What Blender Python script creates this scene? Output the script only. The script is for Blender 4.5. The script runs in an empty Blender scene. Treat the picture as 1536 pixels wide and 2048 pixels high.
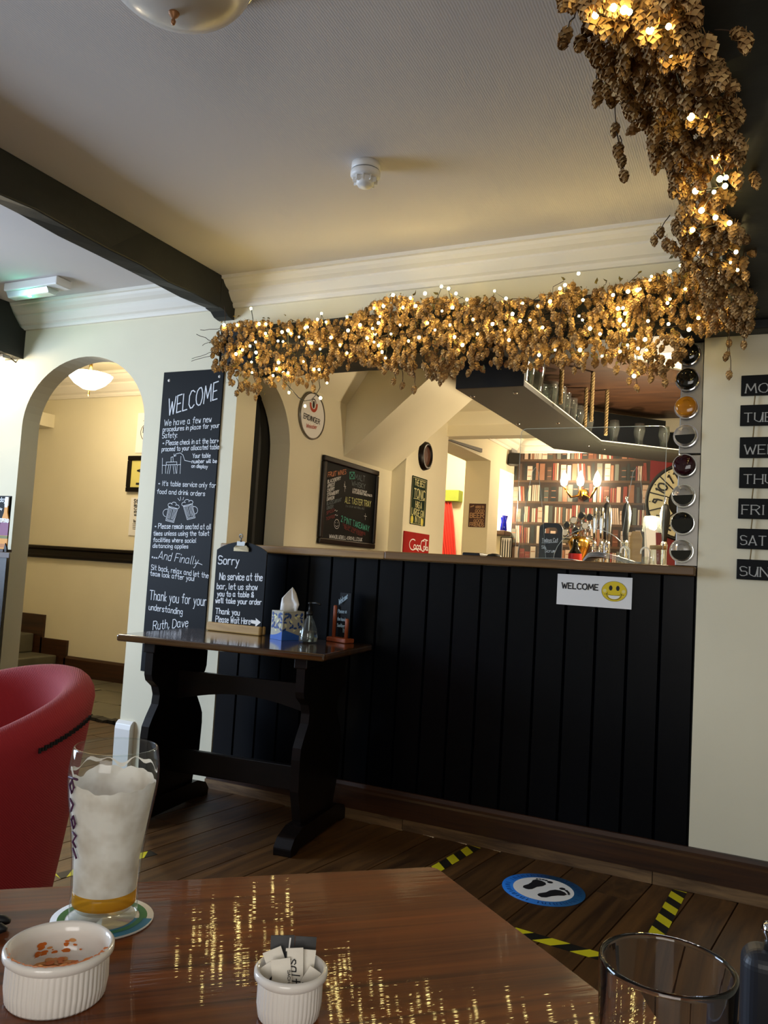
import bpy, math, random
from mathutils import Vector as V, Matrix
from math import sin, cos, pi, radians, tan, atan2, sqrt
random.seed(7)
C = bpy.context.scene.collection
S = bpy.context.scene

# ---------------------------------------------------------------- camera
FPX, EYE = 1600.0, 1.10
YAW, PITCH, ROLL = radians(25.815), radians(3.965), radians(3.4066)
fw = V((-sin(YAW)*cos(PITCH), cos(YAW)*cos(PITCH), sin(PITCH)))
rt0 = V((cos(YAW), sin(YAW), 0)); up0 = rt0.cross(fw)
RT = cos(ROLL)*rt0 + sin(ROLL)*up0; UP = -sin(ROLL)*rt0 + cos(ROLL)*up0
EYEP = V((0, 0, EYE))
cam = bpy.data.cameras.new('camera'); camo = bpy.data.objects.new('camera', cam); C.objects.link(camo)
cam.sensor_fit = 'VERTICAL'; cam.sensor_height = 36.0; cam.lens = FPX/2048*36.0; cam.clip_start = 0.02
m = Matrix((RT, UP, -fw)).transposed().to_4x4(); m.translation = EYEP
camo.matrix_world = m; S.camera = camo

# ---------------------------------------------------------------- world, daylight, exposure
S.view_settings.view_transform = 'Standard'; S.view_settings.look = 'None'
S.view_settings.gamma = 1.0; S.view_settings.use_curve_mapping = False
S.view_settings.exposure = 0.0
S.cycles.max_bounces = 10; S.cycles.diffuse_bounces = 5; S.cycles.glossy_bounces = 5
S.cycles.transmission_bounces = 10; S.cycles.transparent_max_bounces = 12
S.cycles.caustics_reflective = False; S.cycles.caustics_refractive = False
S.cycles.sample_clamp_indirect = 6.0
S.cycles.use_denoising = True
w = bpy.data.worlds.new('sky'); S.world = w; w.use_nodes = True
w.node_tree.nodes['Background'].inputs[0].default_value = (0.62, 0.74, 0.95, 1)
w.node_tree.nodes['Background'].inputs[1].default_value = 0.6

def area(name, loc, target, sx, sy, power, col):
    l = bpy.data.lights.new(name, 'AREA'); l.shape = 'RECTANGLE'; l.size = sx; l.size_y = sy
    l.energy = power; l.color = col
    o = bpy.data.objects.new(name, l); C.objects.link(o); o.location = loc
    o.rotation_euler = (V(target)-V(loc)).to_track_quat('-Z', 'Y').to_euler(); return o
def point(name, loc, power, col, r=0.04, parent=None):
    l = bpy.data.lights.new(name, 'POINT'); l.energy = power; l.color = col; l.shadow_soft_size = r
    o = bpy.data.objects.new(name, l); C.objects.link(o); o.location = loc; return o
# daylight through the left window; warm fill behind the camera added for the foreground
area('window_daylight_left', (-5.05, 0.9, 1.45), (0, 1.2, 1.2), 1.7, 1.3, 142, (0.61, 0.77, 1.0))
area('back_fill_light', (0.5, -2.45, 1.55), (-0.4, 1.5, 0.9), 1.8, 1.3, 42, (1.0, 0.94, 0.86))
WARM = (1.0, 0.80, 0.52)
L_CORR, L_FAR, L_ALC, L_BAR, L_PIC, L_WL = 21, 60, 22, 46, 7, 17

# ---------------------------------------------------------------- pixel to plane helpers (frame 1536 x 2048)
def ray(px, py): return RT*((px-768)/FPX) - UP*((py-1024)/FPX) + fw
def PY(px, py, y): d = ray(px, py); return EYEP + d*(y/d.y)
def PX(px, py, x): d = ray(px, py); return EYEP + d*(x/d.x)
def PZ(px, py, z): d = ray(px, py); return EYEP + d*((z-EYE)/d.z)
def depth(p): return (V(p)-EYEP).dot(fw)

# ---------------------------------------------------------------- materials
def lin(h):
    h = h.lstrip('#'); r = [int(h[i:i+2], 16)/255 for i in (0, 2, 4)]
    return tuple((c/12.92 if c <= 0.04045 else ((c+0.055)/1.055)**2.4) for c in r) + (1,)
def newmat(name):
    M = bpy.data.materials.new(name); M.use_nodes = True
    nt = M.node_tree; return M, nt, nt.nodes['Principled BSDF']
def N(nt, t, **k):
    n = nt.nodes.new(t)
    for a, b in k.items(): setattr(n, a, b)
    return n
def mat(name, col, rough=0.5, metal=0.0, spec=0.5, noise=0.0, nscale=8.0, bump=0.0, bscale=60.0, emit=None, es=0, trans=0, ior=1.45, sheen=0, coat=0, alpha=1):
    M, nt, b = newmat(name)
    col = lin(col) if isinstance(col, str) else col
    b.inputs['Base Color'].default_value = col; b.inputs['Roughness'].default_value = rough
    b.inputs['Metallic'].default_value = metal; b.inputs['Specular IOR Level'].default_value = spec
    b.inputs['Transmission Weight'].default_value = trans; b.inputs['IOR'].default_value = ior
    b.inputs['Sheen Weight'].default_value = sheen; b.inputs['Coat Weight'].default_value = coat
    b.inputs['Alpha'].default_value = alpha
    if emit: b.inputs['Emission Color'].default_value = lin(emit) if isinstance(emit, str) else emit; b.inputs['Emission Strength'].default_value = es
    if noise or bump:
        tc = N(nt, 'ShaderNodeTexCoord')
        if noise:
            n = N(nt, 'ShaderNodeTexNoise'); n.inputs['Scale'].default_value = nscale; n.inputs['Detail'].default_value = 5
            nt.links.new(tc.outputs['Object'], n.inputs['Vector'])
            mx = N(nt, 'ShaderNodeMixRGB', blend_type='MULTIPLY'); mx.inputs[0].default_value = 1
            rp = N(nt, 'ShaderNodeValToRGB')
            rp.color_ramp.elements[0].position = 0.3; rp.color_ramp.elements[1].position = 0.7
            lo = 1-noise; rp.color_ramp.elements[0].color = (lo, lo, lo, 1); rp.color_ramp.elements[1].color = (1, 1, 1, 1)
            nt.links.new(n.outputs[0], rp.inputs[0]); mx.inputs[1].default_value = col
            nt.links.new(rp.outputs[0], mx.inputs[2]); nt.links.new(mx.outputs[0], b.inputs['Base Color'])
        if bump:
            n2 = N(nt, 'ShaderNodeTexNoise'); n2.inputs['Scale'].default_value = bscale; n2.inputs['Detail'].default_value = 3
            nt.links.new(tc.outputs['Object'], n2.inputs['Vector'])
            bp = N(nt, 'ShaderNodeBump'); bp.inputs['Strength'].default_value = bump; bp.inputs['Distance'].default_value = 0.004
            nt.links.new(n2.outputs[0], bp.inputs['Height']); nt.links.new(bp.outputs[0], b.inputs['Normal'])
    return M
def wood(name, c1, c2, rough=0.4, rot=0.0, gs=(1.2, 22, 22), bump=0.15, perobj=0.0, coat=0, wave=None, bdist=0.002, croug=0.1):
    """streaky grain along local X turned by rot about Z"""
    M, nt, b = newmat(name)
    tc = N(nt, 'ShaderNodeTexCoord'); mp = N(nt, 'ShaderNodeMapping'); mp.inputs['Rotation'].default_value = (0, 0, -rot)
    sc = N(nt, 'ShaderNodeMapping'); sc.inputs['Scale'].default_value = gs
    oi = N(nt, 'ShaderNodeObjectInfo'); ad = N(nt, 'ShaderNodeVectorMath', operation='ADD'); mu = N(nt, 'ShaderNodeVectorMath', operation='SCALE')
    nt.links.new(oi.outputs['Random'], mu.inputs[0]); mu.inputs['Scale'].default_value = 40 if perobj else 0
    nt.links.new(tc.outputs['Object'], mp.inputs[0]); nt.links.new(mp.outputs[0], sc.inputs[0])
    nt.links.new(sc.outputs[0], ad.inputs[0]); nt.links.new(mu.outputs[0], ad.inputs[1])
    n = N(nt, 'ShaderNodeTexNoise'); n.inputs['Scale'].default_value = 1.0; n.inputs['Detail'].default_value = 8; n.inputs['Roughness'].default_value = 0.62; n.inputs['Distortion'].default_value = 0.6
    nt.links.new(ad.outputs[0], n.inputs['Vector'])
    rp = N(nt, 'ShaderNodeValToRGB'); rp.color_ramp.elements[0].position = 0.32; rp.color_ramp.elements[1].position = 0.68
    rp.color_ramp.elements[0].color = lin(c1); rp.color_ramp.elements[1].color = lin(c2)
    nt.links.new(n.outputs[0], rp.inputs[0])
    out = rp.outputs[0]
    if perobj:
        hs = N(nt, 'ShaderNodeHueSaturation'); mr = N(nt, 'ShaderNodeMapRange')
        mr.inputs['To Min'].default_value = 1-perobj; mr.inputs['To Max'].default_value = 1+perobj
        nt.links.new(oi.outputs['Random'], mr.inputs['Value']); nt.links.new(mr.outputs[0], hs.inputs['Value'])
        nt.links.new(out, hs.inputs['Color']); out = hs.outputs[0]
    nt.links.new(out, b.inputs['Base Color'])
    b.inputs['Roughness'].default_value = rough
    b.inputs['Coat Weight'].default_value = coat; b.inputs['Coat Roughness'].default_value = croug
    if bump:
        bp = N(nt, 'ShaderNodeBump'); bp.inputs['Strength'].default_value = bump; bp.inputs['Distance'].default_value = bdist
        nt.links.new(n.outputs[0], bp.inputs['Height']); nt.links.new(bp.outputs[0], b.inputs['Normal'])
        if coat: nt.links.new(bp.outputs[0], b.inputs['Coat Normal'])
    return M
m_wall = mat('cream_plaster', '#ebe3c8', 0.75, noise=0.05, nscale=3, bump=0.12, bscale=25)
m_wallr = m_wall
m_ceil, nt_, b_ = newmat('ribbed_ceiling_paper')
b_.inputs['Base Color'].default_value = lin('#d2ccc8'); b_.inputs['Roughness'].default_value = 0.8
tc_ = N(nt_, 'ShaderNodeTexCoord'); wv_ = N(nt_, 'ShaderNodeTexWave'); wv_.bands_direction = 'X'; wv_.inputs['Scale'].default_value = 42; wv_.inputs['Distortion'].default_value = 1.5; wv_.inputs['Detail'].default_value = 2
bp_ = N(nt_, 'ShaderNodeBump'); bp_.inputs['Strength'].default_value = 0.10; bp_.inputs['Distance'].default_value = 0.002
nt_.links.new(tc_.outputs['Object'], wv_.inputs[0]); nt_.links.new(wv_.outputs[0], bp_.inputs['Height']); nt_.links.new(bp_.outputs[0], b_.inputs['Normal'])
m_white = mat('white_gloss_paint', '#efece6', 0.35)
m_crown = mat('cornice_paint', '#efe9dc', 0.55)
m_beam = mat('black_beam_paint', '#20221f', 0.55, noise=0.3, nscale=12, bump=0.5, bscale=18)
m_black = mat('matt_black', '#0d0e10', 0.5)
m_slate = mat('chalkboard_black', '#0c0e12', 0.55, noise=0.15, nscale=6, spec=0.2)
m_slate2 = mat('chalkboard_worn', '#141618', 0.6, spec=0.15)
m_chalk = mat('chalk_white', '#e6e9ee', 0.9)
m_chalkb = mat('chalk_blue', '#9fb6c4', 0.9)
m_chalkp = mat('chalk_orange', '#d08a66', 0.9)
m_chalkr = mat('chalk_red', '#8a3f3f', 0.9)
m_chalky = mat('chalk_yellow', '#d8dc9a', 0.9)
m_chalkg = mat('chalk_green', '#5fc4b0', 0.9)
m_chalkgr = mat('chalk_grey', '#6f7b84', 0.9)
m_navy = mat('navy_matchboard_paint', '#03050a', 0.33, spec=0.2, noise=0.25, nscale=5, bump=0.15, bscale=12)
m_dkwood = wood('dark_stained_wood', '#070403', '#140b07', 0.36, gs=(2, 30, 30), bump=0.1)
m_skirt = wood('skirting_brown', '#241208', '#47280f', 0.4, gs=(2, 26, 40), bump=0.25)
m_skirtworn = wood('skirting_worn', '#3e2917', '#8a6a45', 0.6, gs=(3, 9, 30), bump=0.4)
m_floor = wood('floor_oak', '#35210f', '#664522', 0.42, gs=(1.6, 26, 20), bump=0.25, perobj=0.22)
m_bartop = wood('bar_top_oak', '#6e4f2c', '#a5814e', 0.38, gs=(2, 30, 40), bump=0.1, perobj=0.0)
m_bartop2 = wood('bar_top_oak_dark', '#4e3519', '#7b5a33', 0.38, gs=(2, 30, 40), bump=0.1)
m_table = wood('varnished_oak', '#43200e', '#87461b', 0.55, rot=0.0, gs=(1.0, 46, 46), bump=0.16, coat=0.40, bdist=0.0010, croug=0.03)
m_table.node_tree.nodes['Principled BSDF'].inputs['Specular IOR Level'].default_value = 0.1
m_dkwood.node_tree.nodes['Principled BSDF'].inputs['Specular IOR Level'].default_value = 0.25
def fine_bump(M, scale, rot, strength, dist):
    nt = M.node_tree; b = nt.nodes['Principled BSDF']; tc = N(nt, 'ShaderNodeTexCoord'); mp = N(nt, 'ShaderNodeMapping'); sc = N(nt, 'ShaderNodeMapping')
    mp.inputs['Rotation'].default_value = (0, 0, -rot); sc.inputs['Scale'].default_value = scale; n = N(nt, 'ShaderNodeTexNoise'); n.inputs['Scale'].default_value = 1; n.inputs['Detail'].default_value = 2
    nt.links.new(tc.outputs['Object'], mp.inputs[0]); nt.links.new(mp.outputs[0], sc.inputs[0]); nt.links.new(sc.outputs[0], n.inputs['Vector'])
    bp = N(nt, 'ShaderNodeBump'); bp.inputs['Strength'].default_value = strength; bp.inputs['Distance'].default_value = dist; nt.links.new(n.outputs[0], bp.inputs['Height'])
    nt.links.new(bp.outputs[0], b.inputs['Normal']); nt.links.new(bp.outputs[0], b.inputs['Coat Normal'])
m_tabletop2 = wood('varnished_dark_table', '#2c1a0c', '#563818', 0.15, gs=(2, 24, 24), bump=0.05, coat=0.8)
m_pine = wood('pale_pine', '#a07a42', '#c8a263', 0.45, gs=(2, 20, 20), bump=0.1)
m_redwood = wood('red_stained_wood', '#6a2f18', '#a5512c', 0.4, gs=(20, 20, 2), bump=0.1)
m_steel = mat('brushed_steel', '#8f8c86', 0.34, metal=1.0, noise=0.2, nscale=3)
m_chrome = mat('chrome', '#dcdcdc', 0.08, metal=1.0)
m_brass = mat('brass', '#c79a4a', 0.2, metal=1.0)
m_bronze = mat('bronze_tip', '#9a6b45', 0.4, metal=0.4)
m_glass = mat('clear_glass', '#ffffff', 0.0, trans=1.0, ior=1.45)
def thin_glass(name, col, f0=0.03, edge=0.75, body=0.012, dcol='#ffffff', pwr=3.2):
    """thin clear sheet: passes light straight through, mirrors at grazing angles"""
    M, nt, b = newmat(name); nt.nodes.remove(b); out = nt.nodes['Material Output']
    tr = N(nt, 'ShaderNodeBsdfTransparent'); tr.inputs[0].default_value = lin(col)
    gl = N(nt, 'ShaderNodeBsdfGlossy'); gl.inputs['Roughness'].default_value = 0.02
    df = N(nt, 'ShaderNodeBsdfDiffuse'); df.inputs[0].default_value = lin(dcol)
    lw = N(nt, 'ShaderNodeLayerWeight'); lw.inputs['Blend'].default_value = 0.35
    mr = N(nt, 'ShaderNodeMapRange'); mr.inputs['To Min'].default_value = f0; mr.inputs['To Max'].default_value = edge
    pw = N(nt, 'ShaderNodeMath', operation='POWER'); pw.inputs[1].default_value = pwr
    nt.links.new(lw.outputs['Facing'], pw.inputs[0]); nt.links.new(pw.outputs[0], mr.inputs['Value'])
    mx = N(nt, 'ShaderNodeMixShader'); nt.links.new(mr.outputs[0], mx.inputs[0]); nt.links.new(tr.outputs[0], mx.inputs[1]); nt.links.new(gl.outputs[0], mx.inputs[2])
    m2 = N(nt, 'ShaderNodeMixShader'); m2.inputs[0].default_value = body; nt.links.new(mx.outputs[0], m2.inputs[1]); nt.links.new(df.outputs[0], m2.inputs[2])
    nt.links.new(m2.outputs[0], out.inputs[0]); return M
m_glassthin = thin_glass('drinking_glass', '#f6f9f7')
m_rackglass = thin_glass('rack_glass', '#eef3f1', 0.05, 0.9, 0.02, pwr=2.4)
m_acryl = thin_glass('acrylic', '#f8faf9', 0.015, 0.5, 0.008)
m_acryledge = mat('acrylic_edge', '#d5dedb', 0.25, alpha=0.55)
m_foam, nt_, b_ = newmat('beer_foam'); nt_.nodes.remove(b_)
d1_ = N(nt_, 'ShaderNodeBsdfDiffuse'); d2_ = N(nt_, 'ShaderNodeBsdfTranslucent'); mx_ = N(nt_, 'ShaderNodeMixShader'); tc_ = N(nt_, 'ShaderNodeTexCoord'); no_ = N(nt_, 'ShaderNodeTexNoise'); rp_ = N(nt_, 'ShaderNodeValToRGB')
no_.inputs['Scale'].default_value = 34; no_.inputs['Detail'].default_value = 3; rp_.color_ramp.elements[0].color = lin('#dcd2c8'); rp_.color_ramp.elements[1].color = lin('#fbf6f2'); rp_.color_ramp.elements[0].position = .35; rp_.color_ramp.elements[1].position = .6
nt_.links.new(tc_.outputs['Object'], no_.inputs['Vector']); nt_.links.new(no_.outputs[0], rp_.inputs[0])
for d in (d1_, d2_): nt_.links.new(rp_.outputs[0], d.inputs[0])
mx_.inputs[0].default_value = .12; nt_.links.new(d1_.outputs[0], mx_.inputs[1]); nt_.links.new(d2_.outputs[0], mx_.inputs[2]); nt_.links.new(mx_.outputs[0], nt_.nodes['Material Output'].inputs[0])
m_beer = thin_glass('amber_beer', '#f6cc50', 0.03, 0.3, 0.5, '#eab020')
m_porc = mat('white_porcelain', '#ece8e2', 0.16, coat=0.3)
m_sauce = mat('sauce_residue', '#d8742a', 0.4)
m_saucep = mat('sauce_smear', '#dd9f62', 0.4)
m_paper = mat('white_paper', '#f1efec', 0.7)
m_paperw = mat('sachet_paper', '#ece6da', 0.6, bump=0.3, bscale=60)
m_ink = mat('black_ink', '#15151a', 0.6)
m_inkb = mat('violet_ink', '#3a3560', 0.6)
m_red, nt_, b_ = newmat('red_chair_fabric')
b_.inputs['Roughness'].default_value = 0.85; b_.inputs['Sheen Weight'].default_value = 0.08; b_.inputs['Base Color'].default_value = lin('#96121e')
tc_ = N(nt_, 'ShaderNodeTexCoord'); wv_ = N(nt_, 'ShaderNodeTexWave'); wv_.bands_direction = 'DIAGONAL'; wv_.inputs['Scale'].default_value = 90; wv_.inputs['Distortion'].default_value = 3
bp_ = N(nt_, 'ShaderNodeBump'); bp_.inputs['Strength'].default_value = 0.3; bp_.inputs['Distance'].default_value = 0.002
nt_.links.new(tc_.outputs['Object'], wv_.inputs[0]); nt_.links.new(wv_.outputs[0], bp_.inputs['Height']); nt_.links.new(bp_.outputs[0], b_.inputs['Normal'])
m_yel = mat('tape_yellow', '#d8cc1e', 0.5); m_tblk = mat('tape_black', '#14130f', 0.5)
m_blue = mat('sticker_blue', '#1f6fc0', 0.5); m_smile = mat('smiley_yellow', '#e6c81e', 0.5)
m_cheek = mat('smiley_cheek', '#e8d98a', 0.6)
m_cream = mat('clock_cream', '#d8d3b4', 0.6)
m_dred = mat('red_wall_paint', '#7d1a1e', 0.6)
m_boardnavy = mat('rack_back_board', '#15191d', 0.55)
m_olive = mat('rack_grey_olive', '#33332c', 0.5, noise=0.15, nscale=4)
m_canopy = wood('canopy_brown', '#2c1a0f', '#472d1a', 0.5, gs=(3, 20, 20), bump=0.1)
m_rope = mat('hemp_rope', '#8f7a52', 0.9, bump=0.6, bscale=200)
m_hop, nt_, b_ = newmat('dried_hop')
oi_ = N(nt_, 'ShaderNodeObjectInfo'); ge_ = N(nt_, 'ShaderNodeNewGeometry'); ad_ = N(nt_, 'ShaderNodeMath', operation='ADD'); fr_ = N(nt_, 'ShaderNodeMath', operation='FRACT')
rp_ = N(nt_, 'ShaderNodeValToRGB'); rp_.color_ramp.elements[0].color = lin('#7d6038'); rp_.color_ramp.elements[1].color = lin('#d2ad72')
e_ = rp_.color_ramp.elements.new(0.5); e_.color = lin('#a98250')
nt_.links.new(oi_.outputs['Random'], ad_.inputs[0]); nt_.links.new(ge_.outputs['Random Per Island'], ad_.inputs[1]); nt_.links.new(ad_.outputs[0], fr_.inputs[0])
nt_.links.new(fr_.outputs[0], rp_.inputs[0]); nt_.links.new(rp_.outputs[0], b_.inputs['Base Color']); b_.inputs['Roughness'].default_value = 0.85
b_.inputs['Subsurface Weight'].default_value = 0.0
m_leaf = mat('dried_leaf', '#85743a', 0.8, noise=0.5, nscale=30)
m_vine = mat('dry_vine', '#3d2c1c', 0.8)
m_cable = mat('dark_green_cable', '#1b1d14', 0.5)
m_bulb = mat('led_bulb', '#fff0c0', 0.3, emit=(1.0, 0.77, 0.28, 1), es=66)
m_stone = mat('flagstone', '#6f6a58', 0.35, noise=0.35, nscale=5, bump=0.3, bscale=12)
m_speckle = mat('dark_rubble', '#3c372f', 0.8, bump=0.6, bscale=40)
m_lampglow = mat('lit_shade', '#fff3d8', 0.4, emit=(1.0, 0.86, 0.62, 1), es=14)
m_bulbhot = mat('lit_bulb', '#fff6e0', 0.4, emit=(1.0, 0.85, 0.6, 1), es=30)
m_green = mat('green_led', '#20ff90', 0.4, emit=(0.1, 1.0, 0.55, 1), es=14)
m_plast = mat('white_plastic', '#e9e7e3', 0.4)
m_grey = mat('grey_plastic', '#8e8e90', 0.5)
m_frost, nt_, b_ = newmat('ribbed_frosted_glass')
b_.inputs['Base Color'].default_value = lin('#e6ddd0'); b_.inputs['Roughness'].default_value = 0.22; b_.inputs['Transmission Weight'].default_value = 0.25
m_amber = mat('amber_glass', '#c07a14', 0.08, trans=0.3); m_dglass = mat('dark_bottle_glass', '#14140f', 0.06)
m_wine = mat('burgundy_glass', '#2c0810', 0.06); m_cglass = mat('bottle_clear', '#c9c2b4', 0.05, trans=0.6)
# ---------------------------------------------------------------- mesh helpers
PM = {}
class MB:
    def __init__(s): s.v = []; s.f = []; s.m = []; s.s = []
    def add(s, vs, fs, m=0, sm=False):
        b = len(s.v); s.v += [V(x) for x in vs]
        for f in fs: s.f.append([b+i for i in f]); s.m.append(m); s.s.append(sm)
    def box(s, x0, x1, y0, y1, z0, z1, m=0):
        s.add([(x0,y0,z0),(x1,y0,z0),(x1,y1,z0),(x0,y1,z0),(x0,y0,z1),(x1,y0,z1),(x1,y1,z1),(x0,y1,z1)],
              [(0,3,2,1),(4,5,6,7),(0,1,5,4),(1,2,6,5),(2,3,7,6),(3,0,4,7)], m)
    def obox(s, c, a, b, d, m=0):       # centre and three half vectors
        c, a, b, d = V(c), V(a), V(b), V(d)
        s.add([c-a-b-d, c+a-b-d, c+a+b-d, c-a+b-d, c-a-b+d, c+a-b+d, c+a+b+d, c-a+b+d],
              [(0,3,2,1),(4,5,6,7),(0,1,5,4),(1,2,6,5),(2,3,7,6),(3,0,4,7)], m)
    def lathe(s, prof, n=24, c=(0,0,0), m=0, sm=True, ax=None, rib=None):
        c = V(c); Q = ax or Matrix.Identity(3); vs = []; fs = []
        for k, (r, z) in enumerate(prof):
            for i in range(n):
                a = 2*pi*i/n; rr = r*(1+(rib(a, k) if rib else 0)); vs.append(c + Q @ V((rr*cos(a), rr*sin(a), z)))
        for k in range(len(prof)-1):
            for i in range(n):
                j = (i+1) % n; fs.append((k*n+i, k*n+j, (k+1)*n+j, (k+1)*n+i))
        s.add(vs, fs, m, sm)
        if prof[0][0] > 1e-6: pass
    def disc(s, c, u, v, r, n=24, m=0, r2=None, a0=0, a1=2*pi):
        c, u, v = V(c), V(u), V(v); r2 = r2 or r
        s.add([c+u*(r*cos(a0+(a1-a0)*i/n))+v*(r2*sin(a0+(a1-a0)*i/n)) for i in range(n)], [tuple(range(n))], m)
    def ring(s, c, u, v, r0, r1, n=32, m=0, a0=0, a1=2*pi, e=1.0):
        c, u, v = V(c), V(u), V(v); vs = []; cl = abs(a1-a0-2*pi) < 1e-6
        k = n if cl else n+1
        for i in range(k):
            a = a0+(a1-a0)*i/n
            for r in (r0, r1): vs.append(c+u*(r*cos(a))+v*(r*e*sin(a)))
        s.add(vs, [(2*i, 2*i+1, 2*((i+1) % k)+1, 2*((i+1) % k)) for i in range(n)], m)
    def tube(s, pts, r, n=6, m=0, cap=True, sm=True):
        pts = [V(p) for p in pts]; k = len(pts); vs = []; fs = []
        up = V((0.137, 0.23, 0.96))
        for i, p in enumerate(pts):
            t = (pts[min(i+1, k-1)]-pts[max(i-1, 0)]).normalized()
            a = t.cross(up)
            if a.length < 1e-3: a = t.cross(V((1, 0, 0)))
            a.normalize(); b = t.cross(a); ri = r[i] if isinstance(r, (list, tuple)) else r
            vs += [p + (a*cos(2*pi*j/n)+b*sin(2*pi*j/n))*ri for j in range(n)]
        for i in range(k-1):
            for j in range(n): q = (j+1) % n; fs.append((i*n+j, i*n+q, (i+1)*n+q, (i+1)*n+j))
        if cap: fs += [tuple(range(n-1, -1, -1)), tuple((k-1)*n+j for j in range(n))]
        s.add(vs, fs, m, sm)
    def prism(s, poly, w, m=0, cap0=True, cap1=True, sm=False):   # poly of 3-D points swept by vector w
        n = len(poly); p = [V(x) for x in poly]; w = V(w)
        fs = [(i, (i+1) % n, n+(i+1) % n, n+i) for i in range(n)]
        s.add(p+[x+w for x in p], fs, m, sm)
        if cap0: s.add(p, [tuple(range(n-1, -1, -1))], m)
        if cap1: s.add([x+w for x in p], [tuple(range(n))], m)
    def quad(s, a, b, c, d, m=0): s.add([a, b, c, d], [(0, 1, 2, 3)], m)
    def ball(s, c, r, m=0, n=8, k=6, sz=1):
        s.lathe([(max(r*sin(pi*i/k), 1e-5), -r*sz*cos(pi*i/k)) for i in range(k+1)], n, c, m)
    def mesh(s, name, mats, M=None):
        me = bpy.data.meshes.new(name)
        me.from_pydata([(M @ v)[:] if M else v[:] for v in s.v], [], s.f)
        for x in (mats if isinstance(mats, (list, tuple)) else [mats]): me.materials.append(x)
        me.polygons.foreach_set('material_index', s.m); me.polygons.foreach_set('use_smooth', s.s)
        me.validate(); me.update(); return me
    def build(s, name, mats, parent=None, bev=0, seg=2, local=False, kind=None):
        if parent:
            M = None if local else PM.get(parent.name, Matrix.Identity(4)).inverted()
        else:
            xs = [v.x for v in s.v]; ys = [v.y for v in s.v]; zs = [v.z for v in s.v]
            o0 = V(((min(xs)+max(xs))/2, (min(ys)+max(ys))/2, min(zs))); M = Matrix.Translation(-o0)
        o = bpy.data.objects.new(name, s.mesh(name, mats, M)); C.objects.link(o)
        if parent: o.parent = parent; PM[o.name] = PM.get(parent.name, Matrix.Identity(4))
        else: o.location = o0; PM[o.name] = Matrix.Translation(o0)
        if bev:
            b = o.modifiers.new('bevel', 'BEVEL'); b.width = bev; b.segments = seg; b.limit_method = 'ANGLE'
        if kind: o['kind'] = kind
        return o
def tag(o, label, cat, group=None):
    o['label'] = label; o['category'] = cat
    if group: o['group'] = group
    return o
def thing(name, label, cat, loc=(0, 0, 0), rz=0, group=None):
    o = bpy.data.objects.new(name, None); C.objects.link(o); o.location = loc; o.rotation_euler = (0, 0, rz)
    o.empty_display_size = 0.05
    PM[o.name] = Matrix.Translation(loc) @ Matrix.Rotation(rz, 4, 'Z'); return tag(o, label, cat, group)
def struct(o): o['kind'] = 'structure'; return o
def dup(o, loc, rz=0, label=None, parent=None):
    c = o.copy(); C.objects.link(c)
    if parent: c.parent = parent
    else: c.location = loc; c.rotation_euler = (0, 0, rz)
    if label: c['label'] = label
    for ch in list(o.children): dup(ch, None, parent=c)
    return c

# ---------------------------------------------------------------- a single-stroke alphabet: points are (x, y) in base 36, y: 0 descender, 3 baseline, 8 x-height, b capitals
GL = {'A':'03 3b 63|15 55','B':'03 0b 3b 5a 59 37 07|37 56 54 33 03','C':'6a 4b 2b 09 05 23 43 64','D':'03 0b 3b 69 65 33 03','E':'5b 0b 03 53|07 47',
'F':'5b 0b 03|07 47','G':'6a 4b 2b 09 05 23 43 65 67 47','H':'03 0b|63 6b|07 67','I':'13 1b','J':'14 33 55 5b|2b 6b','K':'03 0b|5b 07 53','L':'0b 03 53',
'M':'03 1b 45 7b 83','N':'03 0b 63 6b','O':'3b 1a 08 06 14 33 53 64 76 78 6a 5b 3b','P':'03 0b 4b 6a 69 47 07','Q':'3b 1a 08 06 14 33 53 64 76 78 6a 5b 3b|55 72','R':'03 0b 4b 6a 69 47 07|37 63',
'S':'5a 3b 1b 0a 09 17 47 56 54 33 13 04','T':'0b 6b|3b 33','U':'0b 05 14 33 43 55 6b|6b 63','V':'0b 33 6b','W':'0b 23 49 63 8b','X':'0b 63|6b 03','Y':'0b 37 6b|37 33','Z':'0b 6b 03 63',
'a':'47 38 18 07 04 13 33 44|48 44 53','b':'0b 03|06 18 38 47 44 33 13 04','c':'47 38 18 07 04 13 33 44','d':'4b 43|47 38 18 07 04 13 33 44','e':'06 46 47 38 18 07 04 13 33 44',
'f':'4a 3b 2a 23|08 48','g':'48 41 30 10 01|47 38 18 07 05 14 34 45','h':'0b 03|06 18 38 47 43','i':'03 08|0a 0b','j':'18 11 00|1a 1b','k':'0b 03|37 05 33','l':'0b 04 13','m':'03 08|07 18 27 23|27 38 47 43',
'n':'03 08|06 18 38 47 43','o':'18 07 04 13 33 44 47 38 18','p':'08 00|07 18 38 47 44 33 13 04','q':'48 40|47 38 18 07 04 13 33 44','r':'03 08|06 18 38','s':'47 38 18 07 16 35 44 33 13 04','t':'2b 24 33 43|08 48',
'u':'08 04 13 33 44|48 43','v':'08 23 48','w':'08 13 26 33 48','x':'08 43|48 03','y':'08 24|48 10 00','z':'08 48 03 43','.':'03 13 14 04 03',',':'14 02','\'':'0b 09','!':'0b 05|03 04',':':'03 04|07 08','+':'04 08|06 06|26 26',
'-':'06 36','&':'53 08 1a 3b 49 04 13 43 56','/':'03 4b','0':'3b 1a 08 06 14 33 53 64 76 78 6a 5b 3b','1':'1a 2b 23','2':'0a 2b 4b 59 03 53','3':'0b 5b 28 46 44 23 04','4':'43 4b 05 55','5':'5b 0b 07 37 55 33 04','6':'4b 05 23 44 46 17','7':'0b 5b 13','8':'28 0a 2b 4a 28 05 23 54 28','9':'47 19 2b 4a 47 33','*':'36 36|16 56|35 37'}
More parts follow.
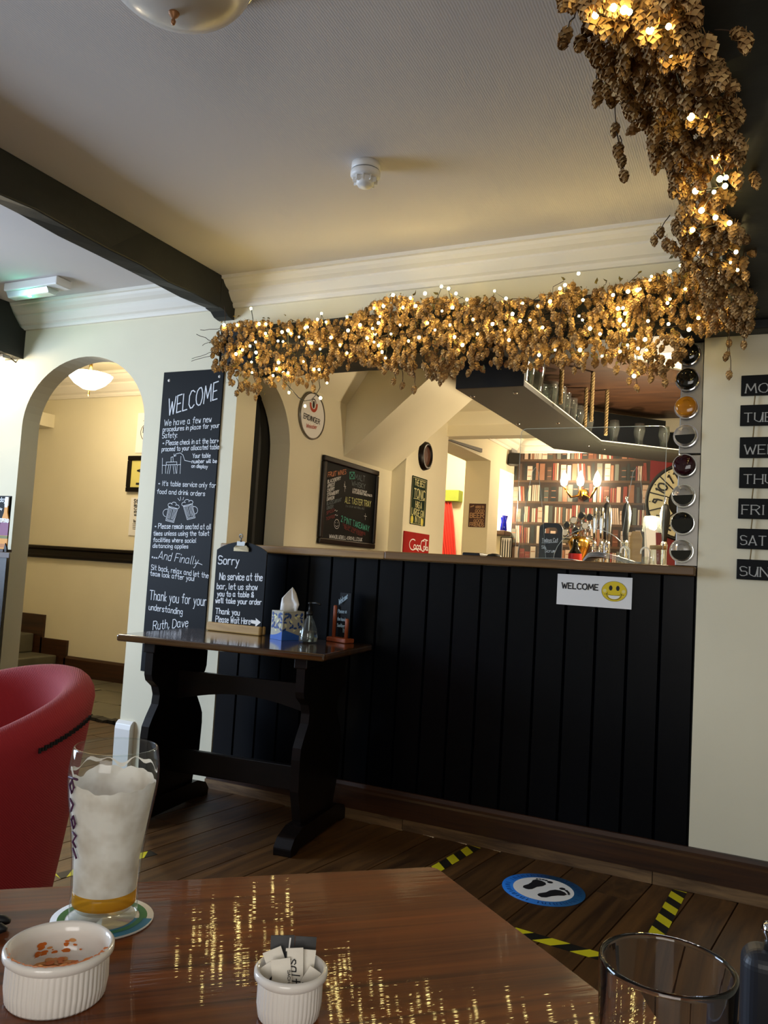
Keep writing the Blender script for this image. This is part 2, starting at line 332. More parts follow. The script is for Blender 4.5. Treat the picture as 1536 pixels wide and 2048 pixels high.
GL['+'] = '26 26|06 46|24 28'
def glyphs(s):
    x = 0; out = []
    for ch in s:
        if ch == ' ': x += 3.6; continue
        g = GL.get(ch)
        if not g: x += 3; continue
        ls = [[(int(p[0], 36), int(p[1], 36)-3) for p in pl.split()] for pl in g.split('|')]
        wd = max(p[0] for l in ls for p in l)
        out.append((x, ls)); x += wd+1.9
    return out, x-1.9
STK = [0]
def stroke(mb, pts, nrm, t, m=0, lift=0.0):
    for a, b in zip(pts, pts[1:]):
        d = b-a
        if d.length < 1e-7: d = nrm.cross(V((0.3, 0.5, 0.8))).normalized()*t*0.5
        e = d.normalized(); w = nrm.cross(e).normalized()*(t/2); STK[0] = (STK[0]+1) % 29; lf = lift+STK[0]*1.6e-5; a2 = a-e*t*0.35+nrm*lf; b2 = b+e*t*0.35+nrm*lf
        mb.add([a2-w, b2-w, b2+w, a2+w], [(0, 1, 2, 3)], m)
def text(mb, s, A, B, upv, h, t, m=0, slant=0.0, lift=0.0008, serif=False, wob=0.0, nrm=None):
    """letters from baseline point A to B, cap height h (world units)"""
    A, B, upv = V(A), V(B), V(upv).normalized(); gs, W = glyphs(s); u = (B-A)/W; un = u.normalized()
    n = V(nrm) if nrm is not None else un.cross(upv).normalized(); k = h/8.0
    for x, ls in gs:
        dy = random.uniform(-wob, wob)*h
        for l in ls:
            pts = [A + u*(x+p[0]+slant*p[1]*0.5) + upv*(p[1]*k+dy) for p in l]
            if not serif: stroke(mb, pts, n, t, m, lift); continue
            for a, b in zip(pts, pts[1:]):
                d = (b-a); vert = abs(d.dot(upv)) > 0.75*d.length
                stroke(mb, [a, b], n, t*(1.25 if vert else 0.8), m, lift)
                if vert:
                    for q in (a, b):
                        zz = (q-A).dot(upv)/k
                        if zz < 0.3 or zz > 7.7: stroke(mb, [q-un*t*0.95, q+un*t*0.95], n, t*0.45, m, lift)
class CropText:
    """lines of writing on a vertical plane, measured in an enlarged crop of the photograph"""
    def __init__(s, plane, ox, oy, sc, t, nrm): s.pl, s.ox, s.oy, s.sc, s.t, s.n, s.mb = plane, ox, oy, sc, t, V(nrm), MB()
    def P(s, x, y): return s.pl(s.ox+x/s.sc, s.oy+y/s.sc)
    def line(s, tx, x0, y0, x1, y1, h, m=0, t=None, slant=0.0, wob=0.03, serif=False):
        A, B = s.P(x0, y0), s.P(x1, y1); hh = (s.P(x0, y0-h)-A).length
        text(s.mb, tx, A, B, (0, 0, 1), hh, t or s.t, m, slant, 0.0006, serif, wob, s.n)
    def draw(s, pl, m=0, t=None):
        for l in pl.split('|'):
            p = [tuple(map(float, q.split(','))) for q in l.split()]
            stroke(s.mb, [s.P(*q) for q in p], s.n, t or s.t, m, 0.0006)
def arc(cx, cy, rx, ry, a0, a1, n=10): return [(cx+rx*cos(radians(a0+(a1-a0)*i/n)), cy+ry*sin(radians(a0+(a1-a0)*i/n))) for i in range(n+1)]
# ================================================================ SETTING
CEIL, D = 2.49, 3.22
# ---- floor with oak planks laid 8 degrees off the wall's normal
b = MB(); b.box(-5.2, 2.0, -2.6, 4.02, -0.06, -0.012)
floor = struct(b.build('floor', m_skirt))
FA = radians(90-7.8); fd = V((cos(FA), sin(FA), 0)); fp = V((fd.y, -fd.x, 0))
pmesh = []
for L in (0.9, 1.15, 1.4, 1.65):
    b = MB(); e = 0.0015; hw = 0.0705
    b.add([(0, -hw, 0), (L, -hw, 0), (L, hw, 0), (0, hw, 0), (e, -hw+e, .012), (L-e, -hw+e, .012), (L-e, hw-e, .012), (e, hw-e, .012)],
          [(4,5,6,7), (0,1,5,4), (1,2,6,5), (2,3,7,6), (3,0,4,7)]); pmesh.append((L, b.mesh('plank', m_floor)))
Fi = PM[floor.name].inverted()
for r in range(-31, 7):
    a = -0.2 - random.random()*1.2
    while a < 3.95:
        L, me = random.choice(pmesh); p0 = fp*(r*0.143) + fd*a
        pm = p0+fd*(L/2)
        yl = 3.19 if p0.x > -2.95 else 3.96
        sx = min(1.0, (yl-p0.y)/(L*fd.y)) if p0.y < yl else 0
        if -4.6 < pm.x < 0.85 and sx > 0.02 and p0.y > -0.9:
            o = bpy.data.objects.new('plank', me); C.objects.link(o); o.parent = floor; o.scale = (sx, 1, 1)
            q = Fi @ V((p0.x, p0.y, -0.012)); o.location = q; o.rotation_euler = (0, 0, FA)
        a += L*max(sx, 0.1)+0.002
# ---- stone floor of the passage beyond the arch
b = MB(); b.box(-7.2, -2.55, 4.0, 5.3, -0.06, -0.01); fl2 = struct(b.build('floor', m_speckle))
for i in range(7):
    for j in range(3):
        x0 = -6.6+i*0.56+(0.2 if j % 2 else 0); y0 = 4.06+j*0.40
        b = MB(); b.box(x0, x0+0.545, y0, y0+0.385, -0.012, 0.004+random.random()*0.004); b.build('flagstone', m_stone, fl2, bev=0.004)
b = MB(); k = [V((-4.6+i*0.05, 4.0-0.02+random.uniform(-.02, .02), 0)) for i in range(36)]
for i in range(35):
    q = k[i]; b.obox((q.x, q.y+0.03, 0.004), (0.026, random.uniform(-.01, .01), 0), (0, 0.035, 0), (0, 0, 0.008+random.random()*0.004))
o = b.build('rubble_edge', m_speckle, fl2); o['kind'] = 'stuff'
# ---- ceiling
b = MB(); b.box(-5.2, 2.0, -2.6, 3.34, CEIL, CEIL+0.05); struct(b.build('ceiling', m_ceil))
# ---- main wall with the arch and the bar opening
def arch_wall(b, x0, x1, z0, z1, y0, y1, ax0, ax1, spring, apex, n=28):
    cx = (ax0+ax1)/2; rx = (ax1-ax0)/2; rz = apex-spring
    b.box(x0, ax0, y0, y1, z0, z1); b.box(ax1, x1, y0, y1, z0, z1)
    P = [(cx-rx*cos(pi*i/n), spring+rz*sin(pi*i/n)) for i in range(n+1)]
    for (xa, za), (xb, zb) in zip(P, P[1:]):
        for y, fl in ((y0, 0), (y1, 1)):
            q = [(xa, y, za), (xb, y, zb), (xb, y, z1), (xa, y, z1)]
            b.add(q if not fl else q[::-1], [(0, 1, 2, 3)])
        b.add([(xa, y0, za), (xa, y1, za), (xb, y1, zb), (xb, y0, zb)], [(0, 1, 2, 3)], 0, True)
b = MB(); arch_wall(b, -5.2, -2.75, 0, CEIL, D, D+0.12, -3.92, -3.0, 1.79, 2.175)
b.box(-2.75, -2.41, D, 3.39, 0, CEIL); b.box(-2.41, -0.24, D, 3.39, 2.05, CEIL); b.box(-0.24, 2.0, D, 3.39, 0, CEIL)
struct(b.build('wall_front', m_wall))
# other walls of the room, with openings for the left daylight and the added back fill
b = MB()
for z0, z1, y0, y1 in ((0, .75, -2.6, D), (2.2, CEIL, -2.6, D), (.75, 2.2, -2.6, 0), (.75, 2.2, 1.8, D)): b.box(-5.3, -5.2, y0, y1, z0, z1)
struct(b.build('wall_left', m_wall))
b = MB(); b.box(2.0, 2.1, -2.6, D, 0, CEIL); struct(b.build('wall_right', m_wall))
b = MB()
for z0, z1, x0, x1 in ((0, .8, -5.2, 2), (2.2, CEIL, -5.2, 2), (.8, 2.2, -5.2, -0.5), (.8, 2.2, 1.5, 2)): b.box(x0, x1, -2.7, -2.6, z0, z1)
struct(b.build('wall_back', m_wall))
def wframe(name, f):
    b = MB()
    for s in (0, 1): f(b, s)
    return struct(b.build(name, m_white))
b = MB()
for y in (0.0, 0.87, 1.74): b.box(-5.28, -5.22, y, y+0.06, .75, 2.2)
for z in (.75, 1.45, 2.14): b.box(-5.28, -5.22, 0, 1.8, z, z+.06)
struct(b.build('window_1', m_white))
b = MB()
for x in (-0.5, .47, 1.44): b.box(x, x+.06, -2.68, -2.62, .8, 2.2)
for z in (.8, 1.45, 2.14): b.box(-.5, 1.5, -2.68, -2.62, z, z+.06)
struct(b.build('window_2', m_white))  # unseen back window, placed to go with the added fill light
# ---- cornices
CP = [(0, -.13), (.014, -.13), (.02, -.118), (.02, -.108), (.034, -.1), (.05, -.08), (.06, -.066), (.06, -.056), (.085, -.044), (.1, -.03), (.108, -.018), (.122, -.016), (.122, 0), (0, 0)]
def cornice(name, x0, x1, y, zc, k=1.0, mt=None):
    b = MB(); b.prism([(x0, y-a*k, zc+c*k) for a, c in CP], (x1-x0, 0, 0)); return struct(b.build(name, mt or m_crown))
cornice('trim_1', -5.2, -2.545, D, CEIL); cornice('trim_2', -2.465, 2.0, D, CEIL)
# ---- skirting along the bar and right-hand wall: brown board over a worn pale foot
b = MB(); b.prism([(-2.41, D, .15), (-2.41, D-.012, .15), (-2.41, D-.018, .135), (-2.41, D-.018, .125), (-2.41, D-.026, .118), (-2.41, D-.026, .03), (-2.41, D, .03)], (4.4, 0, 0)); struct(b.build('baseboard_front', m_skirt))
for i, (x0, x1) in enumerate(((-2.41, -1.37), (-1.367, -0.36), (-0.357, 2.0))):
    b = MB(); b.box(x0, x1, D-.034, D, 0, .042); struct(b.build('trim_%d' % (3+i), m_skirtworn))
# white rounded plinth on the pillar foot
b = MB(); b.prism([(-3.0, D, 0), (-3.0, D-.03, 0), (-3.0, D-.034, .2), (-3.0, D-.028, .225), (-3.0, D-.012, .24), (-3.0, D, .24)], (0.10, 0, 0), sm=False)
struct(b.build('baseboard_pillar', m_white, bev=.004))
# ---- ceiling beams
def beam(name, x0, x1, y0, y1, z0, z1, label, hew=0.008, foot=0.0):
    b = MB(); n = max(4, int((y1-y0)/.18)); rnd = random.Random(name+str(x0))
    vs = []
    for i in range(n+1):
        y = y0+(y1-y0)*i/n; j = [rnd.uniform(-hew, hew) for _ in range(4)]
        vs += [(x0+j[0], y, z0+j[1]), (x1+j[2], y, z0+j[3]), (x1, y, z1), (x0, y, z1)]
    fs = [(0, 1, 2, 3), (4*n, 4*n+3, 4*n+2, 4*n+1)]
    for i in range(n):
        for a in range(4): c = (a+1) % 4; fs.append((4*i+a, 4*i+4+a, 4*i+4+c, 4*i+c))
    b.add(vs, fs); o = b.build(name, m_beam, bev=0.006); return tag(o, label, 'beam')
beam('ceiling_beam', -2.55, -2.462, -2.59, 3.10, 2.33, CEIL, 'long black painted beam crossing the ceiling to the pillar')
b = MB(); b.prism([(-2.462, 3.10, 2.49), (-2.462, 3.10, 2.33), (-2.462, 3.14, 2.325), (-2.462, 3.17, 2.305), (-2.462, 3.20, 2.30), (-2.462, D, 2.30), (-2.462, D, 2.49)], (-.088, 0, 0))
tag(b.build('beam_end', m_beam, bev=.004), 'shaped black end of the long ceiling beam where it meets the wall', 'beam')
b = MB(); b.prism([(-3.96, 2.2, 2.49), (-3.96, 2.2, 2.22), (-3.96, 3.0, 2.20), (-3.96, D, 2.19), (-3.96, D, 2.36), (-3.96, 3.18, 2.37), (-3.96, 3.12, 2.44), (-3.96, 3.09, 2.49)], (-.3, 0, 0))
tag(b.build('ceiling_beam', m_beam, bev=.006), 'short black beam end at the left edge above the bottle sign', 'beam')
beam('ceiling_beam', -0.15, 0.16, -2.59, 3.21, 2.08, CEIL, 'thick black beam at the upper right hung with dried hops', 0.005)
b = MB()
n = 14; rnd = random.Random(3); vs = []
for i in range(n+1):
    x = -2.47+2.46*i/n; j = [rnd.uniform(-.003, .003) for _ in range(4)]
    vs += [(x, 3.14, 2.045+j[0]), (x, 3.40, 2.045+j[1]), (x, 3.40, 2.235), (x, 3.14+j[2], 2.235+j[3])]
fs = [(0, 1, 2, 3), (4*n, 4*n+3, 4*n+2, 4*n+1)]
for i in range(n):
    for a in range(4): c = (a+1) % 4; fs.append((4*i+a, 4*i+c, 4*i+4+c, 4*i+4+a))
b.add(vs, fs); tag(b.build('header_beam', m_beam, bev=.006), 'black timber lintel over the bar opening behind the hop garland', 'beam')

# ---- bar front: one plank after another, and oak top
bar = thing('bar_counter', 'dark navy boarded bar front with an oak top', 'bar counter', (-1.32, 3.25, 0))
b = MB(); b.box(-2.41, -0.242, 3.235, 3.30, 0.04, 1.135); b.build('backing', m_black, bar)
pw = 0.1203; e = .006
b = MB(); b.add([(0, 0, 0), (pw, 0, 0), (pw, 0, .99), (0, 0, .99), (e, -.012, 0), (pw-e, -.012, 0), (pw-e, -.012, .99), (e, -.012, .99)], [(4,5,6,7), (0,4,7,3), (5,1,2,6), (7,6,2,3), (0,1,5,4)])
pme = b.mesh('plank', m_navy); Bi = PM[bar.name].inverted()
for i in range(18):
    o = bpy.data.objects.new('plank', pme); C.objects.link(o); o.parent = bar; o.location = Bi @ V((-2.41+i*pw, 3.235-random.uniform(0, .002), .145))
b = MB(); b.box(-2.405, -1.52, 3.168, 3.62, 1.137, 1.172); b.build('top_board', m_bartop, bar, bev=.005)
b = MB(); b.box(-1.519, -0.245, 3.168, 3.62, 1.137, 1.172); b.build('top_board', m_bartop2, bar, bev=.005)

# ---- the room behind the bar
XL = -2.40
b = MB()
# side wall: quarter arch of the passage door from y 3.39 to 3.72
P = [(3.72-0.36*(1-cos(pi/2*i/12)), 1.70+0.38*sin(pi/2*i/12)) for i in range(13)] + [(3.35, 2.085)]
for (ya, za), (yb, zb) in zip(P, P[1:]):
    b.add([(XL, ya, za), (XL, yb, zb), (XL, yb, 2.5), (XL, ya, 2.5)], [(0, 1, 2, 3)]); b.add([(XL, ya, za), (XL-.13, ya, za), (XL-.13, yb, zb), (XL, yb, zb)], [(0, 1, 2, 3)], 0, True)
b.box(XL-.13, XL, 3.72, 5.05, 0, 1.70); b.box(XL-.13, XL, 3.72, 5.05, 1.70, 2.5)
b.box(XL-.13, XL+.105, 5.05, 5.83, 0, 2.5)                       # thicker pier with the signs
b.box(XL-.25, XL, 5.83, 7.22, 2.17, 2.6); b.box(XL-.25, XL, 7.22, 7.52, 0, 2.6); b.box(XL-.2, XL, 7.52, 8.0, 2.14, 2.6)
b.prism([(XL, 3.39, 2.10), (XL+.16, 3.39, 2.34), (XL, 3.39, 2.34)], (0, 1.0, 0))     # sloping cove
struct(b.build('wall_bar_left', m_wall))
b = MB(); b.box(-2.53, 2, 3.39, 5.8, 2.33, 2.38); struct(b.build('ceiling', m_wall))
b = MB(); b.box(-2.6, 2, 5.8, 8.1, CEIL, 2.55); struct(b.build('ceiling', m_wall))
b = MB(); b.prism([(XL, 5.8, 2.155), (XL, 5.8, 2.24), (XL, 5.72, 2.33), (XL, 5.95, 2.50), (XL, 5.95, 2.155)], (4.4, 0, 0)); struct(b.build('trim_6', m_wall))
# boxed-in underside of a stair
b = MB(); sl = (2.175-1.774)/(2.40-1.931)
b.prism([(XL, 4.34, 1.775), (XL+.66, 4.34, 1.775+.66*sl), (XL+.66, 4.34, 2.34), (XL, 4.34, 2.34)], (0, .70, 0)); struct(b.build('wall_stair_box', m_wall))
# far wall behind the bar: cream strip, book wallpaper, dark red paint
b = MB(); b.box(-2.75, XL, 8.0, 8.1, 0, 2.6); struct(b.build('wall_alcove', m_wall))
b = MB(); b.box(-1.05, 2.0, 8.0, 8.1, 0, 2.6); struct(b.build('wall_red', m_dred))
b = MB(); b.box(1.9, 2.0, 3.39, 8.0, 0, 2.5); struct(b.build('wall_bar_right', m_wall))
b = MB(); b.box(XL, -1.05, 8.0, 8.1, 0, 2.6, 0)
BK = ['#6b4030', '#9a6b55', '#2f3232', '#4b4e4a', '#c9ad9c', '#6f716a', '#8a3f36', '#262b2c', '#d6c2b4', '#59443a']
bkm = [mat('wallpaper_ground', '#3a2c26', 0.6)] + [mat('print_book', c, 0.6) for c in BK] + [mat('print_shelf', '#5b4536', 0.6)]
rb = random.Random(11); z = 0.55
while z < 2.3:
    b.box(XL, -1.05, 7.9985, 8.0, z, z+.022, 11); x = XL+.005; ph = z
    while x < -1.07:
        wd = rb.choice((.018, .03, .04, .05, .055)); h = rb.uniform(.13, .185); kk = rb.randrange(10); lean = rb.choice((0, 0, 0, .012)) if wd < .04 else 0
        n_ = rb.choice((3, 4)) if wd < .02 else 1
        for q in range(n_):
            if x+wd > -1.055: break
            b.add([(x, 7.998, z+.022), (x+wd-.003, 7.998, z+.022), (x+wd-.003-lean, 7.998, z+.022+h), (x-lean, 7.998, z+.022+h)], [(0, 1, 2, 3)], (kk if n_ == 1 else rb.choice((4, 1, 8, 6)))+1)
            if wd > .045:
                for t in (.25, .7): b.add([(x+.004, 7.9975, z+.022+h*t), (x+wd-.007, 7.9975, z+.022+h*t), (x+wd-.007, 7.9975, z+.03+h*t), (x+.004, 7.9975, z+.03+h*t)], [(0, 1, 2, 3)], 2)
            x += wd+.002
        x += rb.choice((0, 0, .008, .02))
    z += .216
struct(b.build('wall_wallpaper', bkm))
cornice('trim_7', XL, 2.0, 8.0, CEIL); b = MB(); b.prism([(XL+a, 5.95, CEIL+c) for a, c in CP], (0, 2.05, 0)); struct(b.build('trim_8', m_crown))
# floor behind the bar and the room with the red curtain
b = MB(); b.box(-5.2, 2, 4.02, 8.6, -0.06, -0.03); struct(b.build('floor', m_skirt))
b = MB(); b.box(-5.2, -3.62, 8.5, 8.6, 0, .9); b.box(-3.46, -2.5, 8.5, 8.6, 0, 2.6); b.box(-5.2, -3.46, 8.5, 8.6, 1.9, 2.6); b.box(-5.2, -4.6, 8.5, 8.6, .9, 1.9); struct(b.build('wall_far', m_wall))
b = MB(); b.box(-5.2, -2.53, 5.2, 8.6, 2.62, 2.68); struct(b.build('ceiling', m_wall))
b = MB(); b.box(-5.3, -5.2, 5.3, 8.6, 0, 2.65); struct(b.build('wall_far_left', m_wall))
win = MB()
for x in (-4.6, -4.25, -3.9, -3.6, -3.49): win.box(x, x+.028, 8.5, 8.54, .9, 1.9)
for z in (.9, 1.22, 1.54, 1.87): win.box(-4.6, -3.46, 8.5, 8.54, z, z+.028)
w3 = struct(win.build('window_3', mat('window_bar_navy', '#1c2a4c', 0.4)))
b = MB(); b.box(-4.6, -3.46, 8.535, 8.545, .9, 1.9); b.build('pane', mat('bright_pane', '#dfe8ff', 0.1, trans=1.0, ior=1.1), w3)
# passage behind the arch
b = MB(); b.box(-7.2, -2.53, 5.2, 5.3, 0, 2.66); struct(b.build('wall_passage', m_wall))
b = MB(); b.box(-7.2, -7.1, 3.34, 5.2, 0, 2.66); struct(b.build('wall_passage_left', m_wall))
b = MB(); b.box(-7.2, -2.53, 3.34, 5.3, 2.64, 2.70); struct(b.build('ceiling', m_wall))
b = MB(); b.box(-7.2, -5.2, 3.22, 3.34, 0, 2.66); b.box(-5.2, -2.53, 3.22, 3.34, CEIL, 2.66); struct(b.build('wall_passage_front', m_wall))
cornice('trim_9', -7.1, -2.53, 5.2, 2.64, 1.45)
b = MB(); b.prism([(-7.1, 5.2, 1.005), (-7.1, 5.17, 1.01), (-7.1, 5.165, 1.03), (-7.1, 5.175, 1.045), (-7.1, 5.175, 1.08), (-7.1, 5.16, 1.095), (-7.1, 5.165, 1.115), (-7.1, 5.2, 1.12)], (4.57, 0, 0)); struct(b.build('trim_10', m_dkwood))
b = MB(); b.box(-5.52, -2.53, 5.175, 5.2, 0, .15); b.prism([(-5.52, 5.2, .15), (-5.52, 5.175, .15), (-5.52, 5.185, .17), (-5.52, 5.2, .17)], (2.99, 0, 0))
b.box(-5.82, -5.5, 5.175, 5.2, 0, .30); b.box(-7.1, -5.8, 5.175, 5.2, 0, .50); struct(b.build('baseboard_passage', m_skirt))
q = PY(90, 852, 5.1); b = MB(); b.box(q.x-.2, q.x, 5.0, 5.2, q.z, q.z+.12); struct(b.build('trim_11', m_wall))
st = thing('stone_steps', 'low stone step rising at the left of the passage beyond the arch', 'step', (-6.3, 4.6, 0))
b = MB(); b.box(-7.1, -5.6, 4.02, 5.172, .0, .165); b.build('tread', m_stone, st, bev=.01)
b = MB(); b.box(-7.1, -5.9, 4.02, 5.172, .166, .33); b.build('tread', m_stone, st, bev=.01)
# black passage door seen in the side arch
dr = struct(MB.build((lambda b: (b.box(-2.565, -2.535, 3.36, 4.3, 0, 2.3), b)[1])(MB()), 'door_1', m_black))
for y0, y1 in ((3.42, 3.50), (3.53, 3.60)):
    b = MB(); b.box(-2.535, -2.525, y0, y1, .3, 2.0); b.build('panel', m_slate2, dr, bev=.004)
b = MB(); b.box(-2.535, -2.522, 3.415, 3.455, 1.30, 1.345); b.build('latch', m_steel, dr, bev=.003)
b = MB(); b.box(-2.535, -2.53, 3.415, 3.455, 1.175, 1.215); b.build('notice', m_paper, dr)
# ================================================================ HOP GARLANDS AND FAIRY LIGHTS
def cone_mesh(seed):
    r = random.Random(seed); b = MB(); rows = 6; Ln = 0.031; R = 0.0098
    pr = lambda t: R*(0.30+0.75*sin(pi*min(1, 0.16+0.84*t))**.8) if t < .93 else R*.25
    b.lathe([(.0001, .003)]+[(pr(t)*.86, -Ln*t) for t in (.05, .3, .6, .85)]+[(.0001, -Ln*1.02)], 6, sm=True)
    for k in range(rows):
        t = k/(rows-1)*.86; z = -Ln*t; rad = pr(t); n = 5
        for i in range(n):
            a = 2*pi*(i+0.5*(k % 2))/n+r.uniform(-.12, .12); w = 0.60*rad*2*pi/n; d = V((cos(a), sin(a), 0)); s = V((-sin(a), cos(a), 0)); o = pr(min(1, t+.12))*1.07
            b.add([d*rad*0.8+V((0, 0, z+.003)), d*o-s*w+V((0, 0, z-.0025)), d*o*1.03+V((0, 0, z-.0085)), d*o+s*w+V((0, 0, z-.0025))], [(0, 1, 2), (0, 2, 3)], 0)
    b.tube([(0, 0, 0.013), (0, 0, 0.002)], 0.0008, 3, 0)
    return b
cones = [cone_mesh(i) for i in range(4)]; conem = [c.mesh('hop_cone', m_hop) for c in cones]
def envelope(tab):
    def f(t):
        for (a, lo, hi), (c, lo2, hi2) in zip(tab, tab[1:]):
            if a <= t <= c:
                k = (t-a)/(c-a); return lo+(lo2-lo)*k, hi+(hi2-hi)*k
        return None
    return f
def rand_rot(rg, tilt=0.36):
    return Matrix.Rotation(rg.uniform(0, 6.28), 4, 'Z') @ Matrix.Rotation(rg.gauss(0, tilt), 4, 'X') @ Matrix.Rotation(rg.uniform(0, 6.28), 4, 'Z')
def garland(root, pts, rg, nparts):
    """pts: (location, scale); the ones nearest the camera become single cones, the rest one mass"""
    pts.sort(key=lambda p: p[2])
    M0 = PM[root.name].inverted(); st = MB()
    for i, (p, s, d) in enumerate(pts):
        Mx = Matrix.Translation(p) @ rand_rot(rg) @ Matrix.Scale(s, 4)
        if i < nparts:
            o = bpy.data.objects.new('hop_cone', conem[i % 4]); C.objects.link(o); o.parent = root; o.matrix_local = M0 @ Mx
        else:
            c = cones[i % 4]; st.add([Mx @ v for v in c.v], c.f)
    st.build('hop_cones', m_hop, root, kind='stuff')
def leaves(root, pts, rg):
    b = MB()
    for p in pts:
        Mx = Matrix.Translation(p) @ rand_rot(rg, 1.3); s = rg.uniform(.009, .018); f = rg.uniform(.2, .6)
        q = [V((0, 0, 0)), V((s*.5, s*.15, s*f*.5)), V((s*.9, 0, 0)), V((s*1.5, s*.3, -s*f)), V((s*.7, s*.75, s*f*.3)), V((s*.1, s*.55, -s*.2))]
        b.add([Mx @ v for v in q], [(0, 1, 2, 4), (2, 3, 4), (0, 4, 5)])
    b.build('dried_leaves', m_leaf, root, kind='stuff')
def vines(root, paths, r=0.0016, name='vine'):
    b = MB()
    for p in paths: b.tube(p, r, 4)
    b.build(name, m_vine, root, kind='stuff')
def wander(a, c, rg, n=8, j=0.02):
    a, c = V(a), V(c)
    return [a.lerp(c, i/n)+V([rg.uniform(-j, j) for _ in range(3)]) for i in range(n+1)]
rg = random.Random(21)
# ---- garland over the bar
envH = envelope([(425, 672, 735), (445, 650, 748), (470, 645, 775), (500, 638, 790), (540, 640, 770), (575, 640, 770), (620, 638, 765), (650, 640, 745), (690, 640, 715), (725, 618, 720), (750, 600, 732), (790, 590, 738), (840, 596, 745), (880, 592, 752), (930, 598, 745), (980, 592, 735), (1020, 602, 728), (1060, 592, 735), (1100, 585, 720), (1150, 562, 718), (1200, 575, 722), (1245, 568, 735), (1290, 552, 738), (1330, 545, 742), (1360, 535, 712), (1400, 520, 665), (1450, 520, 655), (1505, 560, 655)])
gh = thing('hop_garland', 'garland of dried hops draped along the lintel over the bar', 'garland', (-1.32, 3.10, 2.05))
pts = []; lv = []
while len(pts) < 1950:
    x = rg.uniform(425, 1505); e = envH(x); y = e[0]+(e[1]-e[0])*(rg.random() if rg.random() < .6 else rg.betavariate(.6, .9))
    if rg.random() < 0.25 and 1030 < x < 1200 and y < 640: continue
    if 500 < x < 700 and rg.random() < 0.18: continue
    d = rg.uniform(2.98, 3.13); p = PY(x, y, d); s = rg.uniform(.72, 1.15)*(0.92 if x < 700 else 0.98)
    pts.append((p, s, d))
    if rg.random() < 0.45: lv.append(PY(x+rg.uniform(-10, 10), y+rg.uniform(-12, 12), rg.uniform(3.0, 3.13)))
# dangling strands
str_ = []
for x, y0, y1 in ((478, 770, 792), (512, 760, 800), (625, 740, 780), (790, 735, 768), (806, 735, 775), (830, 740, 782), (882, 745, 770), (1122, 700, 735), (1150, 700, 745), (1165, 705, 740), (1262, 720, 765), (1275, 715, 780), (1300, 720, 760), (1328, 725, 768), (1455, 640, 718), (1461, 650, 752), (1488, 640, 692), (700, 700, 740), (655, 730, 762)):
    d = rg.uniform(3.02, 3.1); a, c = PY(x-4, y0-14, d), PY(x, y1-10, d); str_.append(wander(a, c, rg, 5, .004))
    for k in range(rg.choice((1, 2, 3))):
        t = 1-0.35*k; pts.append((a.lerp(c, max(t, .2))+V((rg.uniform(-.008, .008), rg.uniform(-.008, .008), 0)), rg.uniform(.8, 1.05), 2.9))
garland(gh, pts, rg, 300); leaves(gh, lv, rg)
vp = []
for i in range(46):
    x = rg.uniform(430, 1380); e = envH(x); x2 = min(1500, x+rg.uniform(60, 200)); e2 = envH(x2)
    vp.append(wander(PY(x, e[0]+(e[1]-e[0])*rg.uniform(0, .8), 3.03), PY(x2, e2[0]+(e2[1]-e2[0])*rg.uniform(-.05, .7), 3.03), rg, 8, .02))
for a, c in (((440, 700), (384, 718)), ((436, 706), (383, 722)), ((440, 690), (394, 668)), ((445, 668), (405, 690)), ((450, 660), (448, 610)), ((455, 655), (400, 660))):
    vp.append(wander(PY(*a, 3.05), PY(*c, 3.06), rg, 6, .004))
vines(gh, vp+str_)
# ---- garland along the right-hand ceiling beam
YB = [(-40, 1.22), (0, 1.28), (150, 1.52), (300, 1.86), (450, 2.25), (560, 2.7), (660, 3.05)]
def yb(py):
    for (a, u), (c, v) in zip(YB, YB[1:]):
        if py <= c: return u+(v-u)*(py-a)/(c-a)
    return 3.05
envB = envelope([(-40, 1112, 1395), (30, 1140, 1400), (60, 1165, 1415), (100, 1182, 1430), (150, 1188, 1462), (190, 1205, 1480), (230, 1275, 1485), (270, 1285, 1492), (300, 1300, 1492), (340, 1338, 1490), (380, 1335, 1480), (420, 1345, 1480), (450, 1345, 1490), (480, 1330, 1500), (510, 1345, 1505), (560, 1390, 1512), (600, 1400, 1512), (650, 1420, 1512)])
gb = thing('hop_garland', 'garland of dried hops hanging along the thick beam at the upper right', 'garland', (-0.14, 2.2, 2.1))
pts = []; lv = []
while len(pts) < 760:
    y = rg.uniform(-40, 650); e = envB(y); x = e[0]+(e[1]-e[0])*rg.betavariate(1.5, 1.35); d = yb(y)+rg.uniform(-.08, .06)
    if rg.random() < (0.35 if y > 300 else 0): continue
    p = PY(x, y, d)
    pts.append((p, rg.uniform(.8, 1.2), d))
    if rg.random() < 0.3: lv.append(PY(x+rg.uniform(-16, 16), y+rg.uniform(-16, 16), d+.02))
st2 = []
for x0, y0, x, y1 in ((1225, 190, 1238, 300), (1240, 270, 1247, 355), (1300, 260, 1312, 330), (1150, 20, 1128, 95), (1190, 130, 1200, 195), (1340, 350, 1352, 380), (1340, 430, 1308, 485), (1430, 60, 1492, 80), (1480, 210, 1478, 300), (1500, 340, 1510, 365), (1330, 470, 1335, 495), (1250, 30, 1165, 85)):
    d = yb(y1)-.03; a, c = PY(x0, y0, d), PY(x, y1-12, d); st2.append(wander(a, c, rg, 6, .004))
    for k in range(2): pts.append((a.lerp(c, 1-.42*k), rg.uniform(.85, 1.1), 0.9))
garland(gb, pts, rg, 300); leaves(gb, lv, rg)
vp = []
for i in range(26):
    y = rg.uniform(-40, 500); y2 = min(640, y+rg.uniform(60, 160)); e, e2 = envB(y), envB(y2)
    vp.append(wander(PY(e[0]+(e[1]-e[0])*rg.random(), y, yb(y)), PY(e2[0]+(e2[1]-e2[0])*rg.random(), y2, yb(y2)), rg, 7, .015))
